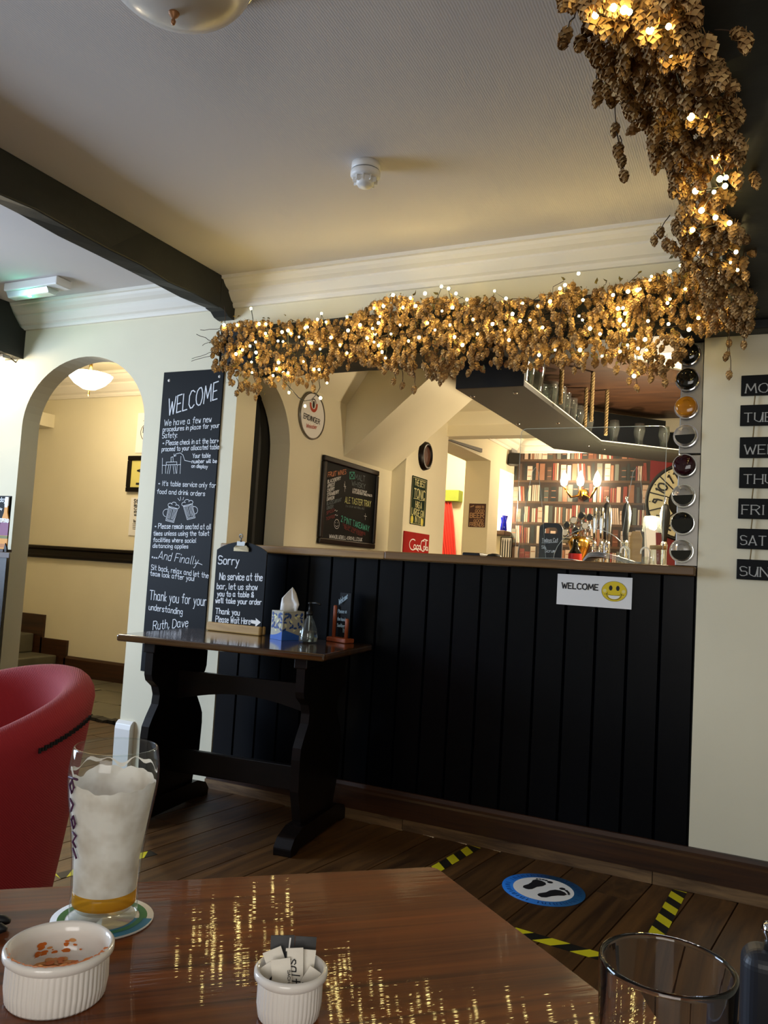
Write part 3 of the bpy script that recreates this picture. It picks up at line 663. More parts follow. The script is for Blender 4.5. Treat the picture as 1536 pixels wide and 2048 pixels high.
vines(gb, vp+st2)
# ---- fairy lights
bulb = MB(); bulb.ball((0, 0, 0), 0.0064, 0, 6, 5); bulbm = bulb.mesh('bulb', m_bulb)
def lights(root, P):
    Mi = PM[root.name].inverted()
    for i, p in enumerate(P):
        o = bpy.data.objects.new('bulb', bulbm); C.objects.link(o); o.parent = root; o.location = Mi @ p; o.scale = [rg.choice((.75, .9, 1.0, 1.15))]*3
def cable(root, P, r=.0014):
    b = MB(); b.tube(P, r, 4); b.build('cable', m_cable, root)
fl = thing('string_lights', 'warm fairy lights tangled through the hop garland over the bar', 'string lights', (-1.32, 3.06, 2.05))
BP = [(502, 617), (448, 650), (474, 650), (518, 648), (532, 648), (531, 667), (511, 684), (564, 664), (576, 661), (582, 667), (598, 674), (615, 654), (635, 639), (643, 627), (652, 644), (610, 656), (624, 686), (640, 698), (556, 682), (566, 683), (618, 685), (500, 692), (512, 705), (472, 708), (503, 724), (557, 725), (607, 723), (628, 738), (638, 739), (546, 751), (553, 738), (567, 746), (576, 746), (504, 745), (578, 785), (694, 634), (696, 661), (662, 675), (694, 706), (748, 616), (734, 676), (745, 657), (767, 612), (760, 633), (757, 646), (750, 667), (748, 684), (757, 691), (782, 668), (764, 704), (771, 716), (786, 590), (821, 596), (883, 573), (897, 577), (912, 587), (850, 587), (934, 599), (905, 615), (884, 622), (831, 612), (855, 646), (838, 675), (909, 674), (817, 682), (946, 639), (989, 582), (1012, 597), (1045, 607), (1076, 612), (1100, 603), (1120, 577), (1130, 570), (1025, 628), (1060, 640), (1085, 655), (1040, 642), (985, 648), (1010, 660), (955, 668), (1018, 680), (1157, 547), (1166, 600), (1158, 632), (1165, 640), (1180, 657), (1200, 668), (1226, 590), (1240, 640), (1246, 616), (1250, 627), (1236, 617), (1248, 650), (1257, 660), (1275, 580), (1280, 578), (1256, 583), (1303, 553), (1300, 560), (1340, 598), (1335, 606), (1296, 642), (1290, 679), (1276, 697), (1337, 648), (1370, 578), (1397, 636), (1361, 531), (1339, 543), (1405, 539), (1423, 540), (1437, 548), (1414, 557), (1430, 575), (1446, 592), (1447, 635), (1378, 659), (1293, 700), (1110, 700), (1160, 700), (1255, 690), (1204, 712), (1078, 710), (1268, 752), (1240, 703), (900, 650), (925, 690), (870, 660), (800, 650), (806, 615), (720, 650), (680, 690), (485, 700)]
lights(fl, [PY(x, y, rg.uniform(2.965, 3.0)) for x, y in BP])
swag = [(553, 745), (575, 770), (597, 795), (609, 802), (622, 800), (632, 790), (640, 775), (638, 762), (642, 745), (641, 735)]
lights(fl, [PY(x, y, 3.02) for x, y in ((578, 785), (610, 812), (654, 766), (641, 796))])
so = sorted(BP); cp = []
for i in range(0, len(so), 2): cp.append(PY(so[i][0], so[i][1]+2, 3.0))
cable(fl, cp); cable(fl, [PY(x, y, 3.02) for x, y in swag], .0018)
cable(fl, [PY(x, y, 3.0) for x, y in ((505, 650), (506, 640), (503, 620))], .0018)
fb = thing('string_lights', 'warm fairy lights hung through the hops on the upper right beam', 'string lights', (-0.14, 2.2, 2.12))
BQ = [(1191, 30), (1227, 15), (1259, 24), (1337, 53), (1248, 20), (1382, 234), (1431, 312), (1440, 358), (1428, 384), (1403, 421), (1431, 435), (1459, 446), (1385, 460), (1472, 504), (1391, 382), (1452, 355), (1340, 108), (1300, 60), (1400, 505), (1475, 540), (1450, 372), (1462, 525)]
lights(fb, [PY(x, y, yb(y)-.11) for x, y in BQ]); cable(fb, [PY(x, y, yb(y)-.09) for x, y in sorted(BQ, key=lambda q: q[1])])
# ================================================================ BEHIND AND ON THE BAR
# ---- L-shaped glass rack hung on ropes
rk = thing('glass_rack', 'long grey olive glass rack hung on ropes above the bar', 'shelf', (-1.1, 4.4, 1.95))
SH = [V((-1.333, 3.46, 1.95)), V((-1.008, 3.46, 1.95)), V((-0.965, 5.06, 1.95)), V((0.35, 6.28, 1.95)), V((0.12, 6.60, 1.95)), V((-1.30, 5.21, 1.95))]
b = MB(); b.prism(SH, (0, 0, .022)); b.build('shelf_board', m_olive, rk, bev=.003)
b = MB(); b.box(-1.335, -1.008, 3.445, 3.465, 1.95, 2.20); b.build('end_panel', m_black, rk, bev=.003)
b = MB(); b.prism([SH[0]+V((0, 0, .024)), SH[5]+V((0, 0, .024)), SH[5]+V((.02, 0, .024)), SH[0]+V((.02, 0, .024))], (0, 0, .24)); b.build('side_panel', m_boardnavy, rk)
dA = (SH[4]-SH[5]).normalized(); nA = V((dA.y, -dA.x, 0))
b = MB(); b.prism([SH[5]+V((0, 0, .024)), SH[4]+V((0, 0, .024)), SH[4]+nA*.02+V((0, 0, .024)), SH[5]+nA*.02+V((0, 0, .024))], (0, 0, .26)); b.build('back_panel', m_boardnavy, rk)
b = MB(); b.prism([SH[1]+V((-.006, 0, .022)), SH[2]+V((-.006, 0, .022)), SH[2]+V((0, 0, .022)), SH[1]+V((0, 0, .022))], (0, 0, .006))
b.prism([SH[2]+V((0, 0, .022)), SH[3]+V((0, 0, .022)), SH[3]-nA*.006+V((0, 0, .022)), SH[2]-nA*.006+V((0, 0, .022))], (0, 0, .006)); b.build('shelf_lip', m_white, rk)
for px, py in ((1030-85, 793), (1030+1, 786), (945+91, 848), (1108+8, 846), (1177, 892), (1209, 899)):
    p = PZ(px, py, 1.95); b = MB(); b.lathe([(.0, -.006), (.007, -.005), (.012, -.001), (.012, 0.002)], 10, p); b.build('bolt', m_chrome, rk)
cp_ = thing('rack_canopy', 'brown wooden canopy fixed to the ceiling above the glass rack', 'canopy', (-1.0, 4.4, 2.25))
i1, i2, i3 = PZ(1180, 700, 2.25), PZ(1215, 735, 2.25), PZ(1360, 768, 2.25); i0 = V((i1.x, 3.45, 2.25))
cv = [i0, V((-1.335, 3.45, 2.25)), V((-1.31, 5.25, 2.25)), V((0.1, 6.63, 2.25)), i3+(i3-i2)*1.5, i3, i2, i1]
b = MB(); b.prism(cv[::-1], (0, 0, .075)); b.build('canopy_board', m_canopy, cp_)
def rope(x0, y0, z0, z1, r=.011):
    b = MB()
    for k in range(3):
        P = []; n = int((z1-z0)/.008)
        for i in range(n+1):
            z = z0+(z1-z0)*i/n; a = 2*pi*(z/.055)+k*2*pi/3; P.append((x0+.0062*cos(a), y0+.0062*sin(a), z))
        b.tube(P, .0068, 5)
    return b
for k, (px, py, yy, lb) in enumerate(((1121, 800, 3.95, 'front'), (1172, 800, 4.78, 'far'), (1184, 800, 4.42, 'second'), (1214, 800, 4.86, 'corner'))):
    q = PY(px, py, yy); rope(q.x, q.y, 1.973, 2.25).build('rope', m_rope, rk)
# glasses
def glass_prof(kind):
    if kind == 0: o = [(0, 0), (.029, 0), (.031, .004), (.029, .03), (.031, .06), (.038, .11), (.041, .135), (.0385, .168)]
    elif kind == 1: o = [(0, 0), (.030, 0), (.031, .006), (.0415, .118), (.0425, .125), (.0385, .135), (.042, .152)]
    else: o = [(0, 0), (.027, 0), (.028, .005), (.024, .03), (.036, .085), (.037, .10), (.031, .145)]
    t = .0022; inn = [(max(r-t, 0), z) for r, z in o[3:]][::-1]+[(o[2][0]-t-.004, .013), (0, .011)]
    return o+inn
def drinking_glass(kind, label, loc, group):
    t = thing('beer_glass', label, 'glass', loc, 0, group)
    b = MB(); b.lathe(glass_prof(kind), 20); b.build('bowl', m_rackglass, t, local=True)
    return t
def badge(t, r, z):
    b = MB(); n = 10; vs = []
    for i in range(n):
        a = 2*pi*i/n; th = .32*cos(a)-1.2; vs.append((r*cos(th), r*sin(th), z+.014*sin(a)))
    b.add(vs, [tuple(range(n))], 0); o = b.build('badge', m_dred, t, local=True)
gk = [drinking_glass(k, 'x', (0, 0, -5), 'glasses on the hanging rack') for k in range(3)]
badge(gk[0], .0415, .128)
ordn = ['nearest', 'second', 'third', 'fourth', 'fifth', 'sixth', 'seventh', 'eighth', 'ninth', 'tenth', 'eleventh', 'twelfth']
used = [0, 0, 0]
def put(k, loc, label, rz=0):
    if not used[k]:
        used[k] = 1; gk[k].location = loc; gk[k].rotation_euler = (0, 0, rz); gk[k]['label'] = label; return gk[k]
    return dup(gk[k], loc, rz, label)
zs = 1.979
fr = [(-1.055, 3.56, 0), (-1.06, 3.66, 1), (-1.05, 3.80, 0), (-1.065, 4.14, 1), (-1.05, 4.27, 1), (-1.055, 4.41, 1), (-1.05, 4.55, 1), (-1.04, 4.72, 2), (-1.03, 4.95, 2)]
for i, (x, y, k) in enumerate(fr):
    put(k, (x, y, zs), '%s beer glass along the open edge of the hanging rack' % ordn[i], .4)
for i, (x, y, k) in enumerate([(-1.16, 3.60, 0), (-1.17, 3.74, 0), (-1.165, 4.20, 1), (-1.16, 4.36, 1), (-1.15, 4.52, 1)]):
    put(k, (x, y, zs), '%s beer glass in the back row of the hanging rack' % ordn[i], .4)
for i in range(7):
    q = SH[2].lerp(SH[3], .07+.105*i)-nA*.055; put(2, (q.x, q.y, zs), '%s tulip glass on the angled far arm of the rack' % ordn[i].replace('nearest', 'leftmost'), .3)

# ---- acrylic screen on the bar with fins
sc = thing('screen', 'clear acrylic safety screen standing on the oak bar top', 'screen', (-.7, 3.45, 1.172))
tl, tr = PY(1041, 860, 3.45), PY(1334, 850, 3.45); x0, x1, zt, zb = -1.012, -.392, 1.755, 1.1735
def rr_poly():
    P = [(x0, zb)] ; cx = (x0+x1)/2+.02; hw = .16
    P += [(cx-hw*cos(pi*i/14), zb+.145*sin(pi*i/14)) for i in range(15)] + [(x1, zb)]
    P += [(x1-.025+.025*cos(pi/2*i/4), zt-.025+.025*sin(pi/2*i/4)) for i in range(5)]+[(x0+.025-.025*sin(pi/2*i/4), zt-.025+.025*cos(pi/2*i/4)) for i in range(5)]
    return P
P = rr_poly(); b = MB(); b.prism([(x, 3.45, z) for x, z in P], (0, .004, 0)); b.build('pane', m_acryl, sc)
b = MB(); b.tube([(x, 3.452, z) for x, z in P]+[(P[0][0], 3.452, P[0][1])], .0016, 4); b.build('polished_edge', m_acryledge, sc)
for fx, tx in ((-.925, -.945), (-.50, -.50)):
    q = [(fx-.055, 1.1735), (fx+.055, 1.1735), (fx+.03, 1.42), (fx+.012, 1.555), (fx, 1.575), (fx-.012, 1.555), (fx-.03, 1.42)]
    b = MB(); b.prism([(x, 3.40+(x-fx)*.6, z) for x, z in q], (0, .004, 0)); b.build('fin', m_acryl, sc)
    b = MB(); b.tube([(x, 3.402+(x-fx)*.6, z) for x, z in q+q[:1]], .0013, 4); b.build('fin_edge', m_acryledge, sc)

# ---- back counter with pumps
bc = thing('back_counter', 'low serving counter behind the bar carrying the beer pumps', 'counter', (-.8, 4.75, 0))
b = MB(); b.box(-1.35, .3, 4.45, 5.15, 1.08, 1.12); b.build('worktop', m_bartop2, bc, bev=.004)
b = MB(); b.box(-1.32, .28, 4.5, 5.1, 0.0, 1.08); b.build('body', m_navy, bc)
z0 = 1.121
ft = thing('beer_font', 'ornate chrome and gold beer font with a cluster of round badges', 'beer tap', (-1.03, 4.85, z0))
b = MB(); b.lathe([(0, 0), (.06, 0), (.06, .01), (.035, .03), (.03, .10), (.05, .14), (.07, .20), (.045, .235), (0, .24)], 18); b.build('column', m_brass, ft, local=True)
b = MB(); b.tube([(-.10, 0, .215), (.10, 0, .215)], .026, 12); b.build('crossbar', m_chrome, ft, local=True)
for i, (x, z) in enumerate(((-.075, .30), (-.035, .33), (.01, .36), (.035, .30), (-.02, .27), (-.085, .255), (.06, .35))):
    b = MB(); b.tube([(x, .03, z), (x, -.02, z)], .024, 14); b.tube([(x, .0, .215), (x, .0, z)], .008, 6); o = b.build('badge_stem', m_chrome, ft, local=True)
    b = MB(); b.disc((x, -.0208, z), (1, 0, 0), (0, 0, 1), .018, 14); b.build('badge', m_paper if i % 2 else m_ink, ft, local=True)
for k in range(3):
    t = thing('lager_tap', '%s of three chrome lager taps on the counter behind the screen' % ('left', 'middle', 'right')[k], 'beer tap', (-.90+.038*k, 4.64, z0), 0, 'chrome lager taps')
    b = MB(); b.lathe([(0, 0), (.018, 0), (.018, .01), (.009, .02), (.009, .12), (.014, .14), (.014, .18), (.008, .2), (0, .205)], 12); b.build('stem', m_chrome, t, local=True)
    b = MB(); b.lathe([(0, .2), (.009, .205), (.013, .25), (.016, .33), (.012, .39), (0, .40)], 12); b.build('handle', m_chrome if k < 2 else m_steel, t, local=True)
    b = MB(); b.tube([(0, 0, .16), (0, -.05, .16), (0, -.06, .13), (0, -.06, .07)], .008, 8); b.build('spout', m_chrome, t, local=True)
for k, (px, lb) in enumerate(((1211, 'left'), (1250, 'middle'), (1328, 'right'))):
    q = PY(px, 1100, 4.80)
    t = thing('beer_pump', '%s of the black hand pumps behind the screen, with a chrome finial' % lb, 'beer pump', (q.x, 4.80, z0), 0, 'black hand pumps')
    b = MB(); b.lathe([(0, 0), (.03, 0), (.03, .03), (.02, .05), (.017, .16), (.022, .2), (.014, .22), (0, .225)], 14); b.build('base', m_chrome, t, local=True)
    b = MB(); b.lathe([(0, .215), (.014, .22), (.017, .27), (.026, .33), (.028, .38), (.02, .42), (.012, .435), (0, .437)], 14); b.build('handle', m_black, t, local=True)
    b = MB(); b.lathe([(0, .437), (.009, .44), (.006, .45), (.01, .462), (.006, .475), (0, .478)], 10); b.build('finial', m_chrome, t, local=True)
q = PY(1172, 1105, 4.55); t = thing('bottle', 'short bottle with a red label beside the gold beer font', 'bottle', (q.x-.05, 4.5, z0))
b = MB(); b.lathe([(0, 0), (.036, 0), (.037, .01), (.037, .12), (.02, .15), (.014, .17), (.014, .2), (0, .2)], 16); b.build('body', m_dglass, t, local=True)
b = MB(); b.lathe([(.0378, .04), (.0378, .12)], 16); b.build('label_band', mat('red_label', '#c2261e', .5), t, local=True)
q = PY(1190, 1100, 4.4)
for k, (px, yy) in enumerate(((1195, 4.5), (1245, 4.48), (1288, 4.47))):
    q = PY(px, 1100, yy); t = thing('decanter', ('ribbed glass decanter on the counter behind the gold font', 'small cut glass jug left of the wooden paddle', 'cut glass jug right of the wooden paddle')[k], 'jug', (q.x, yy, z0))
    b = MB(); b.lathe([(0, 0), (.045, 0), (.05, .02), (.04, .06), (.02, .085), (.016, .1), (.026, .12), (.024, .12), (.014, .1), (.017, .085), (.036, .06), (.046, .02), (0, .006)], 16, rib=lambda a, k: .05*sin(8*a)); b.build('bowl', m_glassthin, t, local=True)
    b = MB(); b.tube([(.03, 0, .06), (.055, 0, .075), (.05, 0, .11), (.024, 0, .115)], .005, 6); b.build('handle', m_glassthin, t, local=True)
for k, (px, yy) in enumerate(((1258, 3.60), (1299, 3.60))):
    q = PY(px, 1120, yy); t = tag((lambda b: (b.tube([(q.x, yy, 1.173), (q.x, yy, 1.235)]+[(q.x-.018+.018*cos(pi*i/8), yy, 1.235+.018*sin(pi*i/8)) for i in range(9)]+[(q.x-.036, yy, 1.225)], .0042, 7), b)[1])(MB()).build('hook', m_white), ('white cane-shaped hook on the bar left of the other', 'white cane-shaped hook on the bar right of the other')[k], 'hook', 'white cane hooks')
q = PY(1271, 1090, 4.3); b = MB(); b.prism([(q.x-.028, 4.30, 1.0), (q.x+.028, 4.30, 1.0), (q.x+.032, 4.30, 1.33), (q.x+.02, 4.30, 1.365), (q.x-.018, 4.30, 1.365), (q.x-.03, 4.30, 1.33)], (0, .012, 0))
tag(b.build('paddle', m_pine, bev=.003), 'pale wooden paddle standing behind the right fin of the screen', 'paddle')
ps = thing('paddle_stand', 'narrow dark stand behind the bar holding the pale paddle', 'stand', (q.x, 4.3, 0)); b = MB(); b.box(-.06, .06, -.04, .06, .95, 1.0); b.build('top', m_dkwood, ps, local=True, bev=.004)
b = MB(); b.box(-.03, .03, -.02, .03, .0, .95); b.build('post', m_dkwood, ps, local=True)
# small lamp with a glass shade
q = PY(1306, 1050, 4.9); t = thing('table_lamp', 'small lit lamp with a square glass shade beside the round clock', 'lamp', (q.x, 4.9, z0))
b = MB(); b.lathe([(0, 0), (.04, 0), (.04, .012), (.01, .02), (.008, .27), (0, .27)], 14); b.build('stem', m_chrome, t, local=True)
b = MB(); b.lathe([(.062, .28), (.056, .36), (.05, .37), (.048, .37), (.054, .358), (.06, .28)], 20); b.build('shade', m_glassthin, t, local=True)
b = MB(); b.ball((0, 0, .31), .022, 0, 10, 8); b.build('bulb', m_bulbhot, t, local=True)
point('table_lamp_light', (q.x-.02, 4.84, z0+.40), L_BAR*1.7, WARM, .05)
q = PY(1305, 1085, 4.75); b = MB(); b.prism([(q.x-.035, 4.75, 1.122), (q.x+.03, 4.75, 1.122), (q.x+.012, 4.77, 1.40), (q.x-.05, 4.77, 1.42)], (0, .003, 0)); tag(b.build('menu_card', m_paper), 'tall white card leaning below the small lamp', 'card')
# paddle chalkboard
cb = thing('paddle_chalkboard', 'small black chalkboard with a handle hole standing on the bar by the left fin', 'chalkboard', (-.99, 3.56, 1.172))
o_ = PY(1100, 1110, 3.56); cxp = o_.x; hw = .052
oc = [(cxp-hw, 1.173), (cxp+hw, 1.173), (cxp+hw, 1.31)]+[(cxp+hw-.03+.03*cos(pi/2*i/5), 1.31+.03*sin(pi/2*i/5)) for i in range(1, 6)]+[(cxp-hw+.03-.03*sin(pi/2*i/5), 1.31+.03*cos(pi/2*i/5)) for i in range(6)]
hole = [(cxp+.026*cos(2*pi*i/16), 1.312+.013*sin(2*pi*i/16)) for i in range(16)]
b = MB(); b.box(cxp-hw, cxp+hw, 3.56, 3.57, 1.173, 1.297)
b.box(cxp-hw, cxp-.027, 3.56, 3.57, 1.297, 1.318); b.box(cxp+.027, cxp+hw, 3.56, 3.57, 1.297, 1.318)
b.prism([(cxp-hw, 3.56, 1.318), (cxp-.027, 3.56, 1.318), (cxp-.018, 3.56, 1.324), (cxp+.018, 3.56, 1.324), (cxp+.027, 3.56, 1.318), (cxp+hw, 3.56, 1.318)]+[(x, 3.56, z+.004) for x, z in oc[3:]], (0, .01, 0)); b.build('board', m_black, cb)
ct = CropText(lambda px, py: PY(px, py, 3.559), 1000, 880, 3.84, .0016, (0, -1, 0))
ct.line('Todays Cut', 322, 782, 445, 780, 26); ct.draw('322,790 442,786'); ct.line('Sib', 320, 832, 352, 836, 22); ct.line('Scrum', 345, 862, 420, 864, 24); ct.mb.build('writing', m_chalk, cb)
# open newspaper
bk = thing('open_newspaper', 'open newspaper lying across the bar top under the screen', 'newspaper', (-.72, 3.58, 1.173))
def leafset(xa, xb, hgt, n):
    b = MB()
    for j in range(n):
        P = []
        for i in range(13):
            t = i/12; x = xa+(xb-xa)*t; z = .002+.004*j+(hgt+.002*j)*(sin(pi*min(1, t*1.15)**.55) if t < .87 else sin(pi*(.87*1.15)**.55)*(1-t)/.13*1.0)
            P.append((x, z))
        b.prism([(x, -.11+.004*j, z) for x, z in P]+[(x, -.11+.004*j, z-.0012) for x, z in P[::-1]], (0, .2, 0), sm=False)
    return b
leafset(.0, .24, .028, 4).build('right_pages', m_paper, bk, local=True); leafset(-.02, -.30, .005, 2).build('left_pages', m_paper, bk, local=True)
q = PY(950, 1112, 3.5); t = thing('card_terminal', 'small black card terminal lying on the bar top below the red curtain', 'card machine', (q.x, 3.5, 1.173))
b = MB(); b.box(-.042, .042, -.06, .06, 0, .018); b.build('body', m_black, t, local=True, bev=.006); b = MB(); b.box(-.03, .03, .0, .05, .0185, .0195); b.build('display', m_grey, t, local=True)
q = PY(988, 1113, 3.5); b = MB(); b.lathe([(0, 0), (.034, 0), (.036, .006), (.026, .016), (.01, .02), (0, .02)], 18, (q.x, 3.5, 1.173)); tag(b.build('bottle_tray', m_black), 'low round black dish on the bar beside the card terminal', 'dish')
q = PY(1318, 1118, 3.5); t = thing('biscuit_jar', 'squat clear jar on the bar beside the bottle column', 'jar', (q.x-.005, 3.5, 1.173))
b = MB(); b.lathe([(0, 0), (.03, 0), (.032, .01), (.032, .06), (.028, .07), (.026, .07), (.03, .058), (.03, .01), (0, .006)], 18); b.build('jar', m_glassthin, t, local=True)
b = MB(); b.lathe([(0, .07), (.034, .07), (.034, .085), (0, .088)], 18); b.build('lid', m_pine, t, local=True)
# wall lamp over the pumps: candle bulbs on a brass arm
wl = thing('wall_lamp', 'bright brass wall lamp with candle bulbs on the book wallpaper', 'lamp', (-1.72, 7.97, 1.86))
q = PY(1163, 975, 7.9)
for k, dx in enumerate((-.16, 0, .16)):
    b = MB(); b.lathe([(0, 0), (.03, .02), (.038, .06), (.022, .12), (0, .16)], 12, (q.x+dx, 7.84, q.z)); b.build('bulb', m_bulbhot, wl)
    b = MB(); b.tube([(q.x, 7.99, q.z-.06), (q.x+dx*.6, 7.88, q.z-.1), (q.x+dx, 7.84, q.z)], .012, 8); b.build('arm', m_brass, wl)
b = MB(); b.lathe([(0, 0), (.06, 0), (.05, .03), (0, .035)], 16, (q.x, 7.998, q.z-.06), ax=Matrix.Rotation(pi/2, 3, 'X')); b.build('backplate', m_brass, wl)
point('wall_lamp_light', (q.x, 7.72, q.z+.06), L_WL, WARM, .08)
# ---- round clock on the red wall
cc = PY(1372, 1004, 7.95); ck = thing('wall_clock', 'big round retro clock with wedge numerals on the dark red wall', 'clock', (cc.x, 7.97, cc.z))
ux, uz = V((1, 0, 0)), V((0, 0, 1)); R0 = .345
b = MB(); b.lathe([(0, 0), (R0+.03, 0), (R0+.03, .03), (R0, .035), (R0, .03), (0, .03)], 48, (cc.x, 8.0, cc.z), ax=Matrix.Rotation(pi/2, 3, 'X')); b.build('case', m_black, ck)
b = MB(); yy = 7.966; c0 = V((cc.x, yy, cc.z)); b.ring(c0, ux, uz, .16, R0-.005, 48, 0); b.build('dial', m_cream, ck)
b = MB()
for h in range(12):
    a = pi/2-2*pi*h/12; am = a-pi/12; d = ux*cos(am)+uz*sin(am); stroke(b, [c0+d*.155, c0+d*R0], V((0, -1, 0)), .012, 0, .002)
    d = ux*cos(a)+uz*sin(a); t_ = V((d.z, 0, -d.x)); s = str(h or 12); wd = .055*len(s)*.8
    text(b, s, c0+d*.215-t_*wd/2, c0+d*.215+t_*wd/2, d, .085, .016, 0, 0, .002, nrm=(0, -1, 0)); stroke(b, [c0+d*.325, c0+d*.329], V((0, -1, 0)), .01, 0, .002)
b.build('numerals', m_ink, ck)
b = MB(); b.lathe([(0, 0), (.085, 0), (.085, .012), (0, .015)], 24, (cc.x, 7.966, cc.z), ax=Matrix.Rotation(pi/2, 3, 'X')); b.build('hub', m_ink, ck)
# ---- bottle column: steel panel with nine lying bottles
wr = thing('bottle_column', 'brushed steel column in the bar opening with round bottle holes', 'bottle rack', (-.283, 3.3, 1.172))
b = MB(); b.box(-.325, -.243, 3.262, 3.40, 1.1735, 1.604); b.build('panel', m_steel, wr, bev=.003)
b = MB(); b.box(-.325, -.243, 3.262, 3.40, 1.607, 2.045); b.build('panel', m_steel, wr, bev=.003)
BT = [(705, 1994, 'dark', m_dglass, 'topmost black bottle end, half hidden by hops'), (757, 1893, 'dark', m_dglass, 'all black bottle end, second from the top'), (813, 1784, 'amber', m_amber, 'amber orange bottle end'), (870, 1673, 'half', m_cglass, 'half full bottle end directly below the amber one'),
      (930, 1558, 'wine', m_wine, 'burgundy bottle end'), (991, 1441, 'half', m_cglass, 'half full bottle end directly below the burgundy one'), (1045, 1337, 'mostly', m_dglass, 'nearly full dark bottle end, second from the bottom'), (1101, 1231, 'half', m_cglass, 'lowest half full bottle end just above the bar top')]
for py, z, kd, mt, lb in BT:
    z = z/1000.; x = -.299; t = thing('bottle', lb+' in the steel column', 'bottle', (x, 3.25, z), 0, 'bottles in the steel column')
    Q = Matrix.Rotation(pi/2, 3, 'X')
    b = MB(); b.lathe([(0, .042), (.03, .044), (.037, .040), (.040, .03), (.040, -.010)], 28, ax=Q); b.build('base', mt, t, local=True)
    b = MB(); b.ring((0, -.0125, 0), (1, 0, 0), (0, 0, 1), .040, .0455, 28); b.build('collar', m_chrome, t, local=True)
    if kd in ('half', 'mostly'):
        fz = .002 if kd == 'half' else .016
        a0 = math.asin(fz/.0365); b = MB(); b.disc((0, -.0447, 0), (1, 0, 0), (0, 0, 1), .0365, 28, 0, None, a0, a0-pi-2*a0); b.build('dark_drink', m_dglass, t, local=True)
    b = MB(); b.tube([(0.012*cos(i), -.0452, .018+.006*sin(i)) for i in (0, 1, 2, 3)], .0012, 4); b.build('moulded_mark', mt, t, local=True)
# ---- signs and boards on the side wall of the bar
q = PX(622, 832, XL); es = thing('beer_sign', 'round white enamel beer sign lettered in black on the bar side wall', 'sign', (XL, q.y, q.z-.138))
QX = Matrix.Rotation(pi/2, 3, 'Y'); b = MB(); b.lathe([(0, .012), (.128, .012), (.136, .016), (.138, .008), (.138, .0)], 40, (XL, q.y, q.z), ax=QX); b.build('rim', m_steel, es)
b = MB(); c0 = V((XL+.0125, q.y, q.z)); uy = V((0, 1, 0)); b.disc(c0, uy, uz, .128, 40); b.build('face', m_paper, es)
pl = lambda px, py: PX(px, py, XL+.0135); ct = CropText(pl, 560, 640, 4.518, .004, (1, 0, 0))
ct.line('ERDINGER', 214, 885, 358, 945, 45, 0, .0042); ct.mb.build('lettering', m_ink, es)
b = MB(); c1 = pl(560+305/4.518, 640+765/4.518); b.ring(c1+V((0.0005, 0, 0)), uy, uz, .026, .044, 24, 0, pi*.95, 2*pi*1.05); b.disc(c1+V((.0005, 0, 0)), uy, uz, .012, 14, 1, .022); b.ring(c1+V((.0006, 0, .01)), uy, uz, .02, .025, 16, 1, 0, pi); b.build('emblem', [mat('emblem_red', '#b5452f', .5), m_ink], es)
ct = CropText(pl, 560, 640, 4.518, .003, (1, 0, 0)); ct.line('Weissbier', 235, 970, 330, 985, 36, 0, .003, .5); ct.mb.build('script', mat('script_red', '#c0594a', .5), es)
# framed chalkboard
P4 = [PX(*p, XL) for p in ((643, 913), (755, 940), (742, 1098), (633, 1085))]; ya, ybb, za, zz = 4.07, 4.81, 1.22, 1.745
fbd = thing('framed_chalkboard', 'dark framed drinks chalkboard lettered in coloured chalk on the bar side wall', 'chalkboard', (XL, 4.44, 1.22))
b = MB(); b.box(XL+.0005, XL+.012, ya+.02, ybb-.02, za+.02, zz-.02); b.build('board', m_slate2, fbd)
b = MB()
for (a, c, d, e) in ((ya, ybb, za, za+.034), (ya, ybb, zz-.034, zz), (ya, ya+.034, za+.034, zz-.034), (ybb-.034, ybb, za+.034, zz-.034)): b.box(XL+.0005, XL+.024, a, c, d, e)
b.build('frame', m_dkwood, fbd, bev=.006)
ct = CropText(lambda px, py: PX(px, py, XL+.0125), 563, 860, 3.2, .0045, (1, 0, 0)); L = ct.line
L('FRUIT WINES', 296, 302, 412, 280, 30, 1); y = 340
for i, s in enumerate(('BLACKBERRY', 'APRICOT', 'CHERRY', 'STRAWBERRY', 'DAMSON', 'BLACKCURRANT', 'GINGER')):
    x1 = (378, 340, 338, 366, 336, 382, 330)[i]; L(s, 294-i, 342+28*i, x1, 342+28*i-(x1-294)*.30, 21, 0 if i < 5 else 5, .0036)
L('SPICED', 288, 540, 338, 520, 18, 2, .003); L('TOFFEE', 284, 578, 340, 560, 18, 2, .003); ct.draw('340,515 345,512|350,520 356,516|342,545 348,541|352,548 358,545', 0)
L('MALT', 470, 315, 532, 330, 34, 5); L('WHISKY', 448, 355, 535, 378, 32, 5); ct.draw('436,270 466,270 466,312 436,312 436,270|436,270 466,312|466,270 436,312', 3, .004)
L('A FINE SELECTION OF', 455, 384, 545, 404, 12, 0, .003); L('SCOTLANDS BEST SINGLE MALTS', 453, 402, 578, 428, 13, 0, .003)
L('ALE TASTER TRAY', 405, 465, 570, 492, 38, 4, .005); L('3 X 1/3 OF ANY REAL ALE', 410, 492, 528, 508, 11, 5, .0025)
L('2 PINT TAKEAWAY', 380, 585, 560, 650, 36, 3, .005); L('TAKE OUT YOUR FAVOURITE', 390, 610, 535, 672, 14, 2, .0028); L('REAL ALE TODAY', 400, 632, 520, 682, 14, 2, .0028)
L('WWW.BLUEBELL-KIRKHILL.CO.UK', 305, 690, 515, 712, 22, 0, .0035)
ct.draw(' '.join('%f,%f' % p for p in arc(353, 602, 16, 30, 0, 360, 18))+'|345,590 346,596|358,590 359,596|'+' '.join('%f,%f' % p for p in arc(353, 604, 9, 14, 20, 160, 8))+'|398,360 412,362|405,330 404,395|400,345 410,375|528,550 545,553|536,535 535,575', 0, .003)
